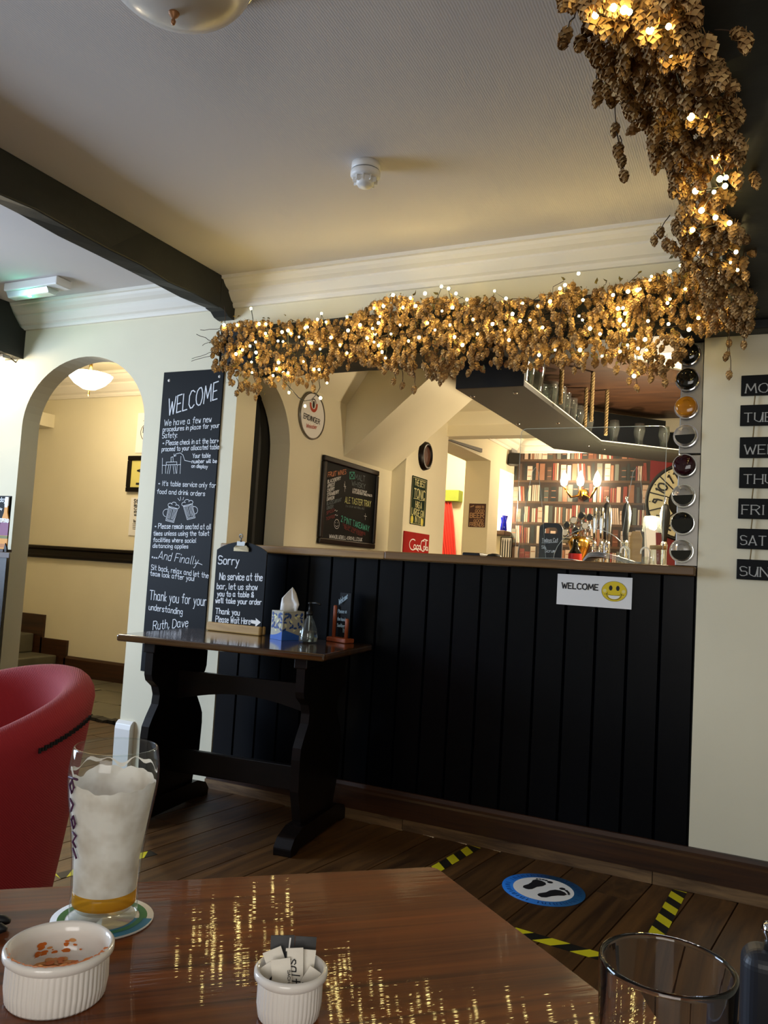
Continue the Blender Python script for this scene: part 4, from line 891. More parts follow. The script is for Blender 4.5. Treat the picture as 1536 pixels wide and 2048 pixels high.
ct.mb.build('lettering', [m_chalk, m_chalkp, m_chalkr, m_chalkg, m_chalky, m_chalkgr], fbd)
# signs on the pier
XP = XL+.1055
def psign(P, name, label, mt):
    q = [PX(*p, XP) for p in P]; y0, y1 = (q[0].y+q[3].y)/2, (q[1].y+q[2].y)/2; zt_, zb_ = (q[0].z+q[1].z)/2, (q[2].z+q[3].z)/2
    t = thing(name, label, 'sign', (XP, (y0+y1)/2, zb_)); b = MB(); b.box(XP+.0005, XP+.008, y0, y1, zb_, zt_); b.build('plate', mt, t, bev=.002); return t
t = psign(((825, 951), (854, 960), (847, 1053), (818, 1047)), 'tonic_sign', 'dark green tonic and gin sign with yellow lettering on the pier', mat('sign_green', '#1d2f22', .7, noise=.3, spec=.05))
ct = CropText(lambda px, py: PX(px, py, XP+.0085), 560, 860, 3.2, .006, (1, 0, 0)); L = ct.line
L('THE BEST', 862, 350, 928, 372, 38, 0, .006); L('TONIC', 857, 428, 925, 447, 55, 0, .008); ct.draw('855,437 885,442 895,450 925,452', 0, .004); L('HAS A', 866, 495, 905, 505, 40, 0, .006); L('LARGE GIN', 842, 540, 920, 562, 42, 0, .006); L('IN IT!', 862, 590, 900, 600, 38, 0, .006)
ct.draw('852,300 938,328 916,610 832,592 852,300', 0, .003); ct.mb.build('lettering', mat('sign_cream', '#c9c48a', .6), t)
b = MB()
for x, y in ((845, 572), (908, 590)): b.disc(PX(560+x/3.2, 860+y/3.2, XP+.009), uy, uz, .022, 16, 0, .03)
b.build('lemon_wedges', mat('lemon', '#d8c84a', .6), t)
t = psign(((807, 1061), (857, 1070), (855, 1112), (804, 1108)), 'cola_sign', 'small red cola sign with white script low on the pier', mat('sign_red', '#a82420', .7, noise=.25, spec=.1))
ct = CropText(lambda px, py: PX(px, py, XP+.0085), 560, 860, 3.2, .006, (1, 0, 0))
ct.draw(' '.join('%f,%f' % p for p in arc(850, 733, 22, 34, -50, -310, 14))+'|'+' '.join('%f,%f' % p for p in arc(862, 748, 7, 14, 0, 360, 8))+'|'+' '.join('%f,%f' % p for p in arc(879, 750, 6, 13, -40, -320, 8))+'|'+' '.join('%f,%f' % p for p in arc(891, 752, 6, 13, 0, 360, 8))+'|897,740 898,768 902,766|'+
        ' '.join('%f,%f' % p for p in arc(915, 742, 15, 34, -60, -300, 14))+'|'+' '.join('%f,%f' % p for p in arc(922, 756, 5, 12, 0, 360, 8))+'|930,768 932,708 936,704 931,766|'+' '.join('%f,%f' % p for p in arc(939, 760, 5, 11, 0, 360, 8))+'|944,750 945,772|850,768 870,760 885,775|905,712 925,700 945,708', 0, .0075); ct.mb.build('script', m_paper, t)
q = PX(848, 912, XP); t = thing('wall_plaque', 'round dark wooden plaque high on the pier above the tonic sign', 'plaque', (XP, q.y, q.z-.1))
b = MB(); b.lathe([(0, .02), (.075, .02), (.08, .035), (.1, .03), (.108, .0)], 32, (XP, q.y, q.z), ax=QX); b.build('rim', m_dkwood, t)
b = MB(); b.disc((XP+.021, q.y, q.z), uy, uz, .072, 24); b.build('face', mat('plaque_face', '#5a3526', .6, noise=.4, nscale=30), t)
# beer good friends sign on the far pillar
q0, q1 = PY(939, 1007, 7.219), PY(970, 1055, 7.219); t = thing('tin_sign', 'brown tin sign about good beer and friends on the far pillar', 'sign', ((q0.x+q1.x)/2, 7.215, q1.z))
b = MB(); b.box(q0.x, q1.x, 7.212, 7.2195, q1.z, q0.z); b.build('plate', mat('tin_brown', '#4f2f28', .5, noise=.3), t, bev=.002)
ct = CropText(lambda px, py: PY(px, py, 7.2105), 560, 860, 3.2, .006, (0, -1, 0)); L = ct.line
L('HERES TO', 1252, 500, 1305, 500, 14, 0, .005); L('GOOD', 1250, 526, 1306, 528, 18, 0, .006); L('BEER', 1216, 560, 1304, 562, 28, 0, .009); L('GOOD', 1240, 590, 1300, 590, 18, 0, .006); L('FRIENDS', 1214, 614, 1303, 618, 22, 0, .007); ct.draw('1220,492 1240,485', 0, .01)
ct.mb.build('lettering', mat('tin_tan', '#b08a6a', .6), t)
# curtain, pelmet
pe = MB(); a, c = PY(858, 980, 8.4), PY(919, 1003, 8.4); pe.box(a.x-.9, c.x, 8.36, 8.5, c.z, a.z); tag(pe.build('pelmet', mat('green_pelmet', '#8fa040', .8, bump=.4, bscale=80), bev=.006), 'lime green fabric pelmet above the red curtain', 'pelmet')
b = MB(); Z = [2.0, 1.75, 1.5, 1.25, .95]; n = 40; vs = []
zt_ = c.z
for k in range(9):
    t = k/8; z = zt_-.005-(zt_-.6)*t; xl = PY(866, 1004, 8.42).x+.30*t**1.3; xr = PY(903, 1004, 8.42).x+.16*t**.8
    xl = min(xl, xr-.12)
    for i in range(n+1): u = i/n; vs.append((xl+(xr-xl)*u, 8.42+.018*sin(u*7*2*pi)*(.7+.5*t), z))
b.add(vs, [(k*(n+1)+i, k*(n+1)+i+1, (k+1)*(n+1)+i+1, (k+1)*(n+1)+i) for k in range(8) for i in range(n)], 0, True)
o = tag(b.build('curtain', mat('red_curtain', '#d0281c', .75, sheen=.3)), 'bright red curtain gathered to the side of the far window', 'curtain'); sm = o.modifiers.new('s', 'SOLIDIFY'); sm.thickness = .004
# alcove: shelf, blue vase, striped print, speaker
a, c = PY(994, 1060, 7.9), PY(1031, 1072, 7.9)
b = MB(); b.box(-2.62, XL+.0, 7.78, 8.0, 1.497, 1.545); tag(b.build('alcove_shelf', m_canopy, bev=.008), 'thick wooden shelf in the bright alcove under the blue vase', 'shelf')
q = PY(1007, 1056, 7.86); b = MB(); b.lathe([(0, 0), (.032, 0), (.035, .005), (.03, .06), (.026, .09), (.04, .155), (.036, .155), (.022, .09), (.026, .06), (.028, .01), (0, .008)], 20, (q.x, 7.86, 1.5455), rib=lambda a, k: .06*sin(6*a))
tag(b.build('vase', mat('cobalt_glass', '#0a1fd8', .08, trans=.5)), 'cobalt blue glass vase on the alcove shelf', 'vase')
a, c = PY(1001, 1075, 7.97), PY(1022, 1112, 7.97); t = thing('striped_print', 'black and white striped framed print below the alcove shelf', 'picture', ((a.x+c.x)/2, 7.98, 1.25))
b = MB(); b.box(a.x, c.x, 7.975, 7.9995, 1.25, 1.49); b.build('frame', m_black, t); b = MB(); b.box(a.x+.012, c.x-.006, 7.972, 7.976, 1.262, 1.48); b.build('print', m_paper, t)
b = MB()
for i in range(4): x = a.x+.027+.026*i; b.add([(x-.008, 7.9715, 1.27), (x+.008, 7.9715, 1.27), (x+.007, 7.9715, 1.44), (x, 7.9715, 1.475), (x-.007, 7.9715, 1.44)], [(0, 1, 2, 3, 4)])
b.build('stripes', mat('print_grey', '#3a3c3e', .6), t)
q = PY(1027, 919, 7.8); t = thing('speaker', 'small black loudspeaker on a bracket high in the far corner', 'speaker', (q.x, 7.8, q.z-.06))
b = MB(); b.obox((0, 0, .06), (.05, .02, 0), (-.03, .07, 0), (0, .01, .06)); b.build('cabinet', m_black, t, local=True, bev=.006); b = MB(); b.box(-.06, -.02, .0, .19, .13, .2); b.build('bracket', m_grey, t, local=True, bev=.004)
b = MB(); b.tube([(-.05, .05, .07), (-.08, .1, .14), (-.10, .15, .16), (-.095, .15, .08), (-.105, .15, .0)], .006, 6); b.build('lead', m_black, t, local=True)
b = MB(); a, c = PX(909, 874, XL+.02), PX(977, 877, XL+.02); b.prism([(XL+.001, 5.96, 2.165), (XL+.001, 6.05, 2.18), (XL+.001, 6.9, 2.235), (XL+.001, 6.9, 2.20)], (.02, 0, 0)); tag(b.build('picture_rail', m_black), 'thin black strip on the wall above the far opening', 'trim')
# ceiling lamp of the far room, corridor lamp etc.
q = PY(897, 935, 8.0); t = thing('ceiling_lamp', 'glowing ceiling lamp in the room with the red curtain', 'lamp', (-3.05, 7.6, 2.5)); b = MB(); b.lathe([(0, 0), (.1, .02), (.14, .08), (.13, .12), (0, .12)], 20); b.build('shade', m_lampglow, t, local=True)
point('far_room_light', (-3.0, 7.55, 2.36), L_FAR, WARM, .1)
t = thing('wall_lamp', 'half hidden wall lamp lighting the alcove above the blue vase', 'lamp', (-2.66, 7.86, 1.88)); b = MB(); b.lathe([(.05, 0), (.065, .03), (.06, .08), (.055, .08), (.06, .03), (.045, 0)], 16); b.build('shade', m_canopy, t, local=True); b = MB(); b.ball((0, 0, .03), .025); b.build('bulb', m_bulbhot, t, local=True)
b = MB(); b.tube([(0, 0.02, .03), (0, .14, .03)], .012, 6); b.build('arm', m_brass, t, local=True)
point('alcove_light', (-2.56, 7.86, 1.78), L_ALC, WARM, .03)
point('bar_ceiling_light', (-.35, 4.2, 2.22), L_BAR*.6, (1, .84, .62), .07)
t = thing('ceiling_spot', 'small bright ceiling light beyond the steel bottle column', 'lamp', (-.35, 4.2, 2.27)); b = MB(); b.lathe([(0, 0), (.035, 0), (.045, .02), (.05, .06), (0, .06)], 16); b.build('housing', m_lampglow, t, local=True)
# ================================================================ PASSAGE, FRONT WALL
q = PY(180, 757, 4.45); t = thing('ceiling_lamp', 'bright glass ceiling lamp in the passage behind the arch', 'lamp', (q.x, 4.45, q.z-.09))
b = MB(); b.lathe([(0, .0), (.05, .01), (.11, .045), (.15, .09), (.165, .12), (.15, .125), (0, .125)], 28, rib=lambda a, k: .03*sin(10*a)); b.build('shade', m_lampglow, t, local=True)
b = MB(); b.lathe([(0, -.05), (.006, -.045), (.008, -.03), (.005, -.01), (.012, 0), (0, .002)], 10); b.build('finial', m_brass, t, local=True)
b = MB(); b.tube([(0, 0, .12), (0, 0, 2.64-(q.z-.09))], .012, 8); b.build('stem', m_brass, t, local=True)
point('passage_light', (q.x, 4.4, q.z-.17), L_CORR, WARM, .1)
def poster(x0, y0, x1, y1, name, label, cat, mt, frame=None):
    a, c = PY(x0, y0, 5.19), PY(x1, y1, 5.19); t = thing(name, label, cat, ((a.x+c.x)/2, 5.19, c.z)); return t, a, c
t, a, c = poster(259, 912, 330, 985, 'toilet_sign', 'dark framed yellow ladies and gents sign in the passage', 'sign', None)
b = MB()
for (xa, xb, za, zb) in ((a.x, a.x+.46, a.z-.04, a.z), (a.x, a.x+.46, c.z, c.z+.04), (a.x, a.x+.04, c.z+.04, a.z-.04), (a.x+.42, a.x+.46, c.z+.04, a.z-.04)): b.box(xa, xb, 5.17, 5.199, za, zb)
b.build('frame', m_dkwood, t, bev=.006); b = MB(); b.box(a.x+.03, a.x+.43, 5.185, 5.198, c.z+.03, a.z-.03); b.build('panel', mat('sign_yellow', '#d9cf7a', .5), t)
ct = CropText(lambda px, py: PY(px, py, 5.184), 0, 680, 3.012, .006, (0, -1, 0)); L = ct.line
L('LADIES', 862, 755, 960, 757, 18); L('GENTS', 852, 850, 940, 852, 18); ct.draw('828,787 850,780 850,795 828,787|838,788 900,790', 0, .012); ct.draw('822,866 910,868', 0, .018); ct.mb.build('lettering', m_ink, t)
t, a, c = poster(262, 995, 330, 1074, 'staff_notice', 'white printed staff notice below the toilet sign', 'notice', None); b = MB(); b.box(a.x, a.x+.33, 5.193, 5.197, c.z, a.z); b.build('sheet', m_paper, t)
ct = CropText(lambda px, py: PY(px, py, 5.1925), 0, 680, 3.012, .006, (0, -1, 0)); L = ct.line
L('Staff Walkway', 808, 982, 960, 992, 22, 0, .007); ct.draw('808,990 960,998', 0, .003)
for i, s in enumerate(('Bar/Front', 'Chef', 'Kitchen staff', 'Waiting staff')): L(s, 808, 1003+19*i, 880+8*i, 1007+19*i, 12, 0, .005)
L('Try Notice', 803, 1098, 845, 1100, 14, 0, .005); ct.draw('800,1108 850,1111|800,1118 860,1121|800,1128 855,1131|800,1138 850,1141', 0, .004); ct.mb.build('print', m_ink, t)
t, a, c = poster(276, 826, 330, 905, 'round_logo_notice', 'white notice with a round logo above the toilet sign', 'notice', None); b = MB(); b.box(a.x, a.x+.33, 5.193, 5.197, c.z, a.z); b.build('sheet', m_paper, t)
ct = CropText(lambda px, py: PY(px, py, 5.1925), 0, 680, 3.012, .005, (0, -1, 0)); ct.draw(' '.join('%f,%f' % p for p in arc(900, 560, 52, 58, 0, 360, 32)), 0, .006); ct.line('Eat', 862, 558, 925, 560, 30, 0, .009); ct.draw('862,630 940,634|862,487 940,487', 0, .003); ct.mb.build('print', m_ink, t)
ct = CropText(lambda px, py: PY(px, py, 5.1925), 0, 680, 3.012, .004, (0, -1, 0)); ct.line('out', 866, 586, 910, 588, 14); ct.mb.build('red_print', m_chalkr, t)
# ---- tall welcome chalkboard on the pillar
tb = thing('tall_chalkboard', 'tall narrow black welcome chalkboard screwed to the white pillar', 'chalkboard', (-2.69, D-.006, .5))
b = MB(); b.box(-2.883, -2.495, D-.009, D-.0005, .50, 2.052); b.build('board', m_slate, tb, bev=.0015)
ct = CropText(lambda px, py: PY(px, py, D-.0095), 280, 720, 3.658, .0034, (0, -1, 0)); L = ct.line; T1 = .0032
L('WELCOME', 205, 408, 565, 285, 122, 0, .006)
L('We have a few new', 178, 482, 522, 452, 44, 0, T1); L('procedures in place for your', 168, 524, 580, 494, 32, 0, T1); L('Safety:', 163, 572, 270, 566, 38, 0, T1)
L('* Please check in at the bar+', 163, 624, 575, 606, 34, 0, T1); L('proceed to your allocated table', 160, 668, 578, 650, 32, 0, T1)
L('Your table', 385, 716, 515, 712, 30, 0, T1); L('number will be', 380, 754, 562, 752, 26, 0, T1); L('on display', 378, 786, 495, 792, 24, 0, T1)
L('* It\'s table service only for', 132, 918, 553, 934, 34, 0, T1); L('food and drink orders', 125, 976, 475, 994, 32, 0, T1)
L('* Please remain seated at all', 106, 1232, 518, 1238, 36, 0, T1); L('times unless using the toilet', 98, 1284, 505, 1284, 32, 0, T1); L('facilities where social', 97, 1330, 410, 1336, 30, 0, T1); L('distancing applies', 95, 1372, 352, 1378, 28, 0, T1)
L('...And Finally', 88, 1446, 420, 1500, 58, 0, T1, .5); ct.draw('400,1490 425,1485 455,1498', 0, T1)
L('Sit back, relax and let the', 82, 1532, 500, 1596, 36, 0, T1); L('team look after you!', 75, 1576, 395, 1616, 34, 0, T1)
L('Thank you for your', 70, 1752, 482, 1800, 68, 0, .004); L('understanding', 65, 1826, 310, 1862, 42, 0, .0036); L('Ruth, Dave', 95, 1972, 350, 1950, 62, 0, .004)
ct.draw('165,718 163,832|163,770 190,770 188,830|193,748 270,745 270,765 193,768 193,748|212,770 200,832|226,770 214,832|242,768 250,832|256,768 264,830|300,705 294,832|298,765 272,768 270,830|228,745 228,712 242,708 244,745|250,705 263,688 295,680 315,695 328,735 375,745|266,700 250,705 250,686', 0, .0026)
def mug(cx, cy, an):
    ca, sa = cos(radians(an)), sin(radians(an)); T_ = lambda x, y: '%f,%f' % (cx+x*ca-y*sa, cy+x*sa+y*ca); Lp = lambda P: ' '.join(T_(*p) for p in P)
    s = [Lp([(-34, -50), (34, -50), (30, 55), (-30, 55), (-34, -50)]), Lp([(-26, -50), (-23, 46), (23, 46), (26, -50)])]
    s += [Lp([(x, -38), (x*.92, 36)]) for x in (-16, -6, 6, 16)]
    s += [Lp(arc(-38 if an > 0 else 38, 0, 26, 28, 90, 270, 8) if an > 0 else arc(36, 0, 26, 28, -90, 90, 8))]
    s += [Lp(arc(-26, -62, 16, 14, 120, 330, 7)), Lp(arc(0, -74, 18, 16, 190, 350, 7)), Lp(arc(26, -62, 16, 14, 210, 420, 7)), Lp(arc(-4, -52, 30, 10, 170, 10, 7))]
    return '|'.join(s)
ct.draw(mug(232, 1128, 14)+'|'+mug(362, 1108, -14)+'|292,1030 278,1012|300,1026 297,1000|314,1024 320,1004', 0, .0026)
ct.mb.build('lettering', m_chalk, tb)
for px, py in ((338, 761), (439, 753), (391, 1342)):
    q = PY(px, py, D-.009); b = MB(); b.lathe([(0, .004), (.006, .003), (.008, 0)], 10, q, ax=Matrix.Rotation(pi/2, 3, 'X')); b.build('screw_cap', m_white, tb)
# ---- weekday plaques
wk = thing('weekday_sign', 'column of black weekday plaques hung one below another on the right wall', 'sign', (.02, D-.01, 1.12))
DY = [('MON', 1483, 752, 792, 1491, 786, 560), ('TUE', 1481, 811, 852, 1488, 844), ('WED', 1480, 875, 916, 1489, 908), ('THU', 1479, 935, 976, 1487, 967), ('FRI', 1477, 997, 1037, 1484, 1028), ('SAT', 1475, 1057, 1097, 1481, 1089), ('SUN', 1474, 1118, 1158, 1480, 1151)]
for i, dd in enumerate(DY):
    s, px, yt_, yb_ = dd[:4]; a, c = PY(px, yt_, D-.01), PY(px, yb_, D-.01)
    p = MB(); p.box(a.x, a.x+.20, D-.016, D-.004, c.z, a.z); p = p.build('plaque', m_slate2, wk, bev=.0015)
    b = MB(); A = PY(dd[4], dd[5], D-.0165); wd = {'MON': .112, 'TUE': .094, 'WED': .106, 'THU': .1, 'FRI': .07, 'SAT': .084, 'SUN': .094}[s]
    text(b, s, A, A+V((wd, 0, 0)), (0, 0, 1), .033, .0034, 0, 0, .0006, True, 0, V((0, -1, 0))); o = b.build('lettering', mat('silver_letters', '#a9aaa8', .5) if i == 0 else bpy.data.materials['silver_letters'], p)
    if i < 6:
        n_ = PY(DY[i+1][1], DY[i+1][2], D-.01); x = a.x+.048
        b = MB(); b.tube([(x, D-.009, c.z), (x-.003, D-.009, n_.z)], .0022, 5); b.build('cord', m_rope, wk)
# ---- welcome sheet on the bar front
wp = thing('welcome_sheet', 'white paper welcome sheet with a yellow smiley on the bar front', 'notice', (-.618, 3.22, .995))
YS = 3.2175
b = MB(); b.box(-.764, -.473, YS, YS+.002, .995, 1.117); b.build('sheet', m_paper, wp)
ct = CropText(lambda px, py: PY(px, py, YS-.0005), 1100, 1130, 8.084, .0045, (0, -1, 0)); ct.line('WELCOME', 192, 372, 775, 408, 88, 0, .0045, 0, 0); ct.mb.build('lettering', m_ink, wp)
c0 = PY(1100+1037/8.084, 1130+427/8.084, YS-.0006); nv = V((0, -1, 0)); b = MB(); RX, RZ = .0485, .0395
b.disc(c0, ux, uz, RX, 32, 0, RZ); b.build('smiley_face', m_smile, wp)
b = MB(); c1 = c0+nv*.0004
b.ring(c1, ux, uz, RX-.001, RX, 36, 0, e=RZ/RX)
for s in (-1, 1): b.disc(c1+V((s*.0135, 0, .0125)), ux, uz, .0068, 14, 0, .010)
stroke(b, [c1+V((x, 0, -.010-.006*(1-(x/.03)**2))) for x in [-.030+.006*i for i in range(11)]], nv, .0014)
stroke(b, [c1+V((.028*cos(a), 0, -.012+.021*sin(a))) for a in [pi+pi*i/14 for i in range(15)]], nv, .0016)
for s in (-1, 1): stroke(b, [c1+V((s*.0245, 0, -.004)), c1+V((s*.028, 0, -.012)), c1+V((s*.038, 0, -.0125))], nv, .0014)
b.build('smiley_lines', m_ink, wp)
b = MB(); b.add([c1+nv*.0002+V((.022*cos(a), 0, -.0165+.0135*sin(a))) for a in [pi+pi*i/12 for i in range(13)]], [tuple(range(13))]); b.build('smiley_teeth', m_paper, wp)
b = MB()
for s in (-1, 1): b.disc(c1+V((s*.036, 0, .001)), ux, uz, .007, 14)
b.build('smiley_cheeks', m_cheek, wp)
# ---- ceiling fittings
q = PZ(737, 322, CEIL); q = V((-1.29, 2.36, CEIL)); sd = thing('smoke_detector', 'white smoke detector on the ceiling in front of the bar', 'smoke detector', q)
b = MB(); b.lathe([(0, 0), (.05, 0), (.05, -.024), (.046, -.026), (0, -.026)], 28); b.build('base', m_plast, sd, local=True)
b = MB(); b.lathe([(.047, -.027), (.052, -.03), (.052, -.044), (.046, -.052), (.036, -.053), (0, -.053)], 28); b.build('head', m_plast, sd, local=True)
b = MB()
for i in range(10): a = 2*pi*i/10; b.obox((.037*cos(a), .037*sin(a), -.061), (.006*cos(a), .006*sin(a), 0), (-.0018*sin(a), .0018*cos(a), 0), (0, 0, .009))
b.build('vent_ribs', m_plast, sd, local=True, kind='stuff'); b = MB(); b.lathe([(.033, -.053), (.031, -.07), (.024, -.08), (0, -.082)], 20); b.build('chamber', m_plast, sd, local=True)
b = MB(); b.ring((0, 0, -.0265), (1, 0, 0), (0, 1, 0), .03, .0503, 28); b.build('seam', m_grey, sd, local=True)
em = thing('exit_light', 'white emergency light with a green lamp on the ceiling by the arch', 'light', (-3.5, 2.89, 2.42))
b = MB(); b.box(-3.70, -3.31, 2.845, 2.945, 2.445, CEIL-.001); b.build('housing', m_plast, em, bev=.006)
b = MB(); b.prism([(-3.69, 2.855, 2.445), (-3.69, 2.935, 2.445), (-3.69, 2.92, 2.415), (-3.69, 2.87, 2.415)], (.30, 0, 0)); b.build('diffuser', mat('green_tint_plastic', '#d8f0e4', .25, trans=.5), em, bev=.004)
b = MB(); b.ball((-3.545, 2.885, 2.425), .016, 0, 10, 8); b.build('green_lamp', m_green, em)
point('exit_lamp_glow', (-3.545, 2.87, 2.39), .35, (.1, 1, .6), .01)
q = PZ(348, 26, 2.35); cl = thing('ceiling_lamp', 'unlit ribbed glass ceiling lamp with a brass finial at the top of the picture', 'lamp', (q.x, q.y, 2.35))
R1 = .18; b = MB(); b.lathe([(R1*sin(pi/2*i/16), .125-.125*cos(pi/2*i/16)) for i in range(17)]+[(R1-.004, .126), (0, .126)], 120, rib=lambda a, k: .004*sin(60*a)); b.build('dome', m_frost, cl, local=True)
b = MB(); b.lathe([(0, -.03), (.004, -.028), (.006, -.02), (.003, -.014), (.011, -.006), (.013, .0), (.009, .004), (0, .005)], 14); b.build('finial', m_bronze, cl, local=True)
b = MB(); b.lathe([(R1-.004, .118), (R1+.008, .116), (R1+.012, .124), (R1+.006, .130), (0, .1300)], 40); b.build('rim', m_chrome, cl, local=True)
for k in range(3): a = .15+2*pi*k/3; b = MB(); b.tube([((R1+.004)*cos(a), (R1+.004)*sin(a), .128), ((R1+.014)*cos(a), (R1+.014)*sin(a), .11), ((R1-.002)*cos(a), (R1-.002)*sin(a), .085)], .006, 8); b.build('clip', m_brass, cl, local=True)
# ---- lamp, bottle sign and cabinet at the left edge
pl_ = thing('picture_lamp', 'slim metal wall lamp below the short beam at the left edge', 'lamp', (-4.05, 3.1, 2.15))
b = MB(); b.box(-4.25, -3.955, 3.08, 3.13, 2.165, 2.185); b.build('bar', m_steel, pl_, bev=.004); b = MB(); b.box(-4.22, -3.99, 3.09, 3.12, 2.160, 2.1645); b.build('tube', m_lampglow, pl_)
for x in (-4.2, -4.05): b = MB(); b.tube([(x, 3.1, 2.185), (x+.03, 3.15, 2.2), (x+.03, D, 2.175)], .004, 6); b.build('bracket', m_black, pl_)
point('picture_lamp_light', (-4.12, 3.04, 2.13), L_PIC, WARM, .03)
q = PY(13, 1100, 3.0); xs_, zs_ = q.x, q.z
cbn = thing('side_cabinet', 'dark cabinet with a wooden top at the left edge by the arch', 'cabinet', (-4.1, 3.0, 0))
fr_, bk_ = PY(11, 1150, 2.86), PY(11, 1150, 3.2)
b = MB(); b.prism([(-4.5, 2.86, 0), (fr_.x, 2.86, 0), (bk_.x, 3.2, 0), (-4.5, 3.2, 0)], (0, 0, 1.035)); b.build('body', m_dkwood, cbn, bev=.004)
fr_, bk_ = PY(20, 1098, 2.84), PY(20, 1098, 3.21); b = MB(); b.prism([(-4.52, 2.84, 1.036), (fr_.x, 2.84, 1.036), (bk_.x, 3.21, 1.036), (-4.52, 3.21, 1.036)], (0, 0, .026)); b.build('top', m_canopy, cbn, bev=.004)
b = MB(); b.box(-4.45, -3.72, 2.848, 2.859, .08, .98); dd_ = b.build('door', m_dkwood, cbn, bev=.003); b = MB(); b.ball((-3.80, 2.837, .6), .012); b.build('knob', m_brass, dd_)
bs = thing('bottle_sign', 'cut-out beer bottle sign on the cabinet top at the left edge', 'sign', (xs_, 2.97, 1.062))
a, c = PY(22, 992, 2.98), PY(20, 1096, 2.98); b = MB(); b.box(a.x-.26, a.x, 2.98, 2.988, 1.0625, a.z); b.build('chalk_panel', m_slate, bs)
cx = PY(11, 1040, 2.97).x; h0, h1 = 1.078, PY(15, 994, 2.97).z; H_ = h1-h0
prof = [(.030, 0), (.032, .03), (.032, .48), (.028, .56), (.013, .68), (.0115, .82), (.013, .83), (.013, .98), (.011, 1.0)]
def band(z0_, z1_, mt, nm, y, k=1.0):
    def rad(z):
        for (r, a_), (r2, c_) in zip(prof, prof[1:]):
            if a_ <= z <= c_: return (r+(r2-r)*(z-a_)/(c_-a_))*k
        return prof[-1][0]
    zz_ = [z0_+(z1_-z0_)*i/10 for i in range(11)]; b = MB(); b.prism([(cx-rad(z), y, h0+z*H_) for z in zz_]+[(cx+rad(z), y, h0+z*H_) for z in zz_[::-1]], (0, .006, 0)); b.build(nm, mt, bs)
band(0, 1, mat('bottle_print_gold', '#d98f1e', .5), 'bottle', 2.966); band(.80, 1, m_paper, 'foil', 2.9655); band(.26, .52, mat('label_purple', '#7d3c64', .5), 'bottle_label', 2.9652); band(.03, .10, mat('label_gold', '#b06a18', .5), 'foot_label', 2.9652); band(.2, .255, mat('label_green', '#6b6a22', .5), 'lower_label', 2.965)
ct = CropText(lambda px, py: PY(px, py, 2.9645), 0, 960, 3.938, .003, (0, -1, 0)); ct.line('ESPERAD', 0, 330, 68, 335, 26, 0, .0045); ct.mb.build('lettering', m_paper, bs)
ct = CropText(lambda px, py: PY(px, py, 2.979), 0, 960, 3.938, .003, (0, -1, 0)); ct.line('day', 0, 172, 45, 168, 34, 0, .004); ct.draw('0,232 18,228|6,220 12,240', 0, .004); ct.mb.build('lettering', m_chalk, bs)
b = MB(); b.box(cx-.05, cx+.02, 2.955, 3.01, 1.0625, 1.077); b.build('foot', m_canopy, bs); b = MB(); b.prism([(cx+.012, 2.96, 1.063), (cx+.04, 2.96, 1.063), (cx+.038, 2.96, 1.085), (cx+.025, 2.96, 1.11), (cx+.02, 2.96, 1.085)], (0, .01, 0)); b.build('strut', m_black, bs)
# ================================================================ FLOOR MARKINGS
def tape(a, c, w_, label):
    a, c = V((a[0], a[1], 0.0006)), V((c[0], c[1], 0.0006)); d = (c-a); Ln = d.length; d.normalize(); n = V((d.y, -d.x, 0))*w_/2; b = MB(); k = 0; s = -.05; pit = .058
    while s < Ln+.05:
        p = []
        for (t, sd) in ((s, -1), (s+pit, -1), (s+pit-.045, 1), (s-.045, 1)):
            t = min(max(t, 0), Ln); p.append(a+d*t+n*sd)
        b.prism(p, (0, 0, .0006), k % 2); k += 1; s += pit
    return tag(b.build('hazard_tape', [m_yel, m_tblk]), label, 'tape', 'hazard tape on the floor')
tape((-1.04, 3.175), (-1.13, 2.50), .05, 'yellow and black hazard tape strip reaching the skirting left of the footprint sticker')
tape((-.262, 3.175), (-.305, 2.53), .05, 'yellow and black hazard tape strip reaching the skirting right of the footprint sticker')
tape((-1.10, 2.555), (-.28, 2.485), .05, 'yellow and black hazard tape strip in front of the footprint sticker')
tape((-2.13, 2.05), (-2.02, 2.90-.5), .05, 'hazard tape scrap on the floor by the red chair')
fs_ = thing('footprint_sticker', 'round blue floor sticker with two black footprints', 'sticker', (-.69, 2.90, .0006))
b = MB(); b.lathe([(0, 0), (.145, 0), (.145, .0006), (0, .0006)], 48); b.build('disc', m_blue, fs_, local=True)
X_, Y_ = V((1, 0, 0)), V((0, 1, 0)); b = MB(); b.disc((0, 0, .0009), X_, Y_, .106, 40); b.build('white_centre', m_paper, fs_, local=True)
b = MB(); FA2 = radians(-28)
for s in (-1, 1):
    sole = [(.000, -.062), (.014, -.06), (.022, -.045), (.02, -.02), (.024, .005), (.033, .025), (.03, .042), (.012, .048), (-.008, .045), (-.02, .032), (-.022, .01), (-.014, -.015), (-.016, -.045), (-.010, -.058)]
    toes = [(-.016, .062, .011), (.002, .064, .0065), (.013, .061, .006), (.023, .056, .0055), (.031, .049, .005)]
    R_ = Matrix.Rotation(FA2-s*.12, 3, 'Z'); off = Matrix.Rotation(FA2, 3, 'Z') @ V((s*.040, 0 if s > 0 else .006, .0012))
    b.add([R_ @ V((s*x, y, 0))+off for x, y in (sole if s > 0 else sole[::-1])], [tuple(range(len(sole)))])
    for x, y, r in toes: b.disc(R_ @ V((s*x, y, 0))+off, X_, Y_, r, 12)
b.build('footprints', m_ink, fs_, local=True)
b = MB()
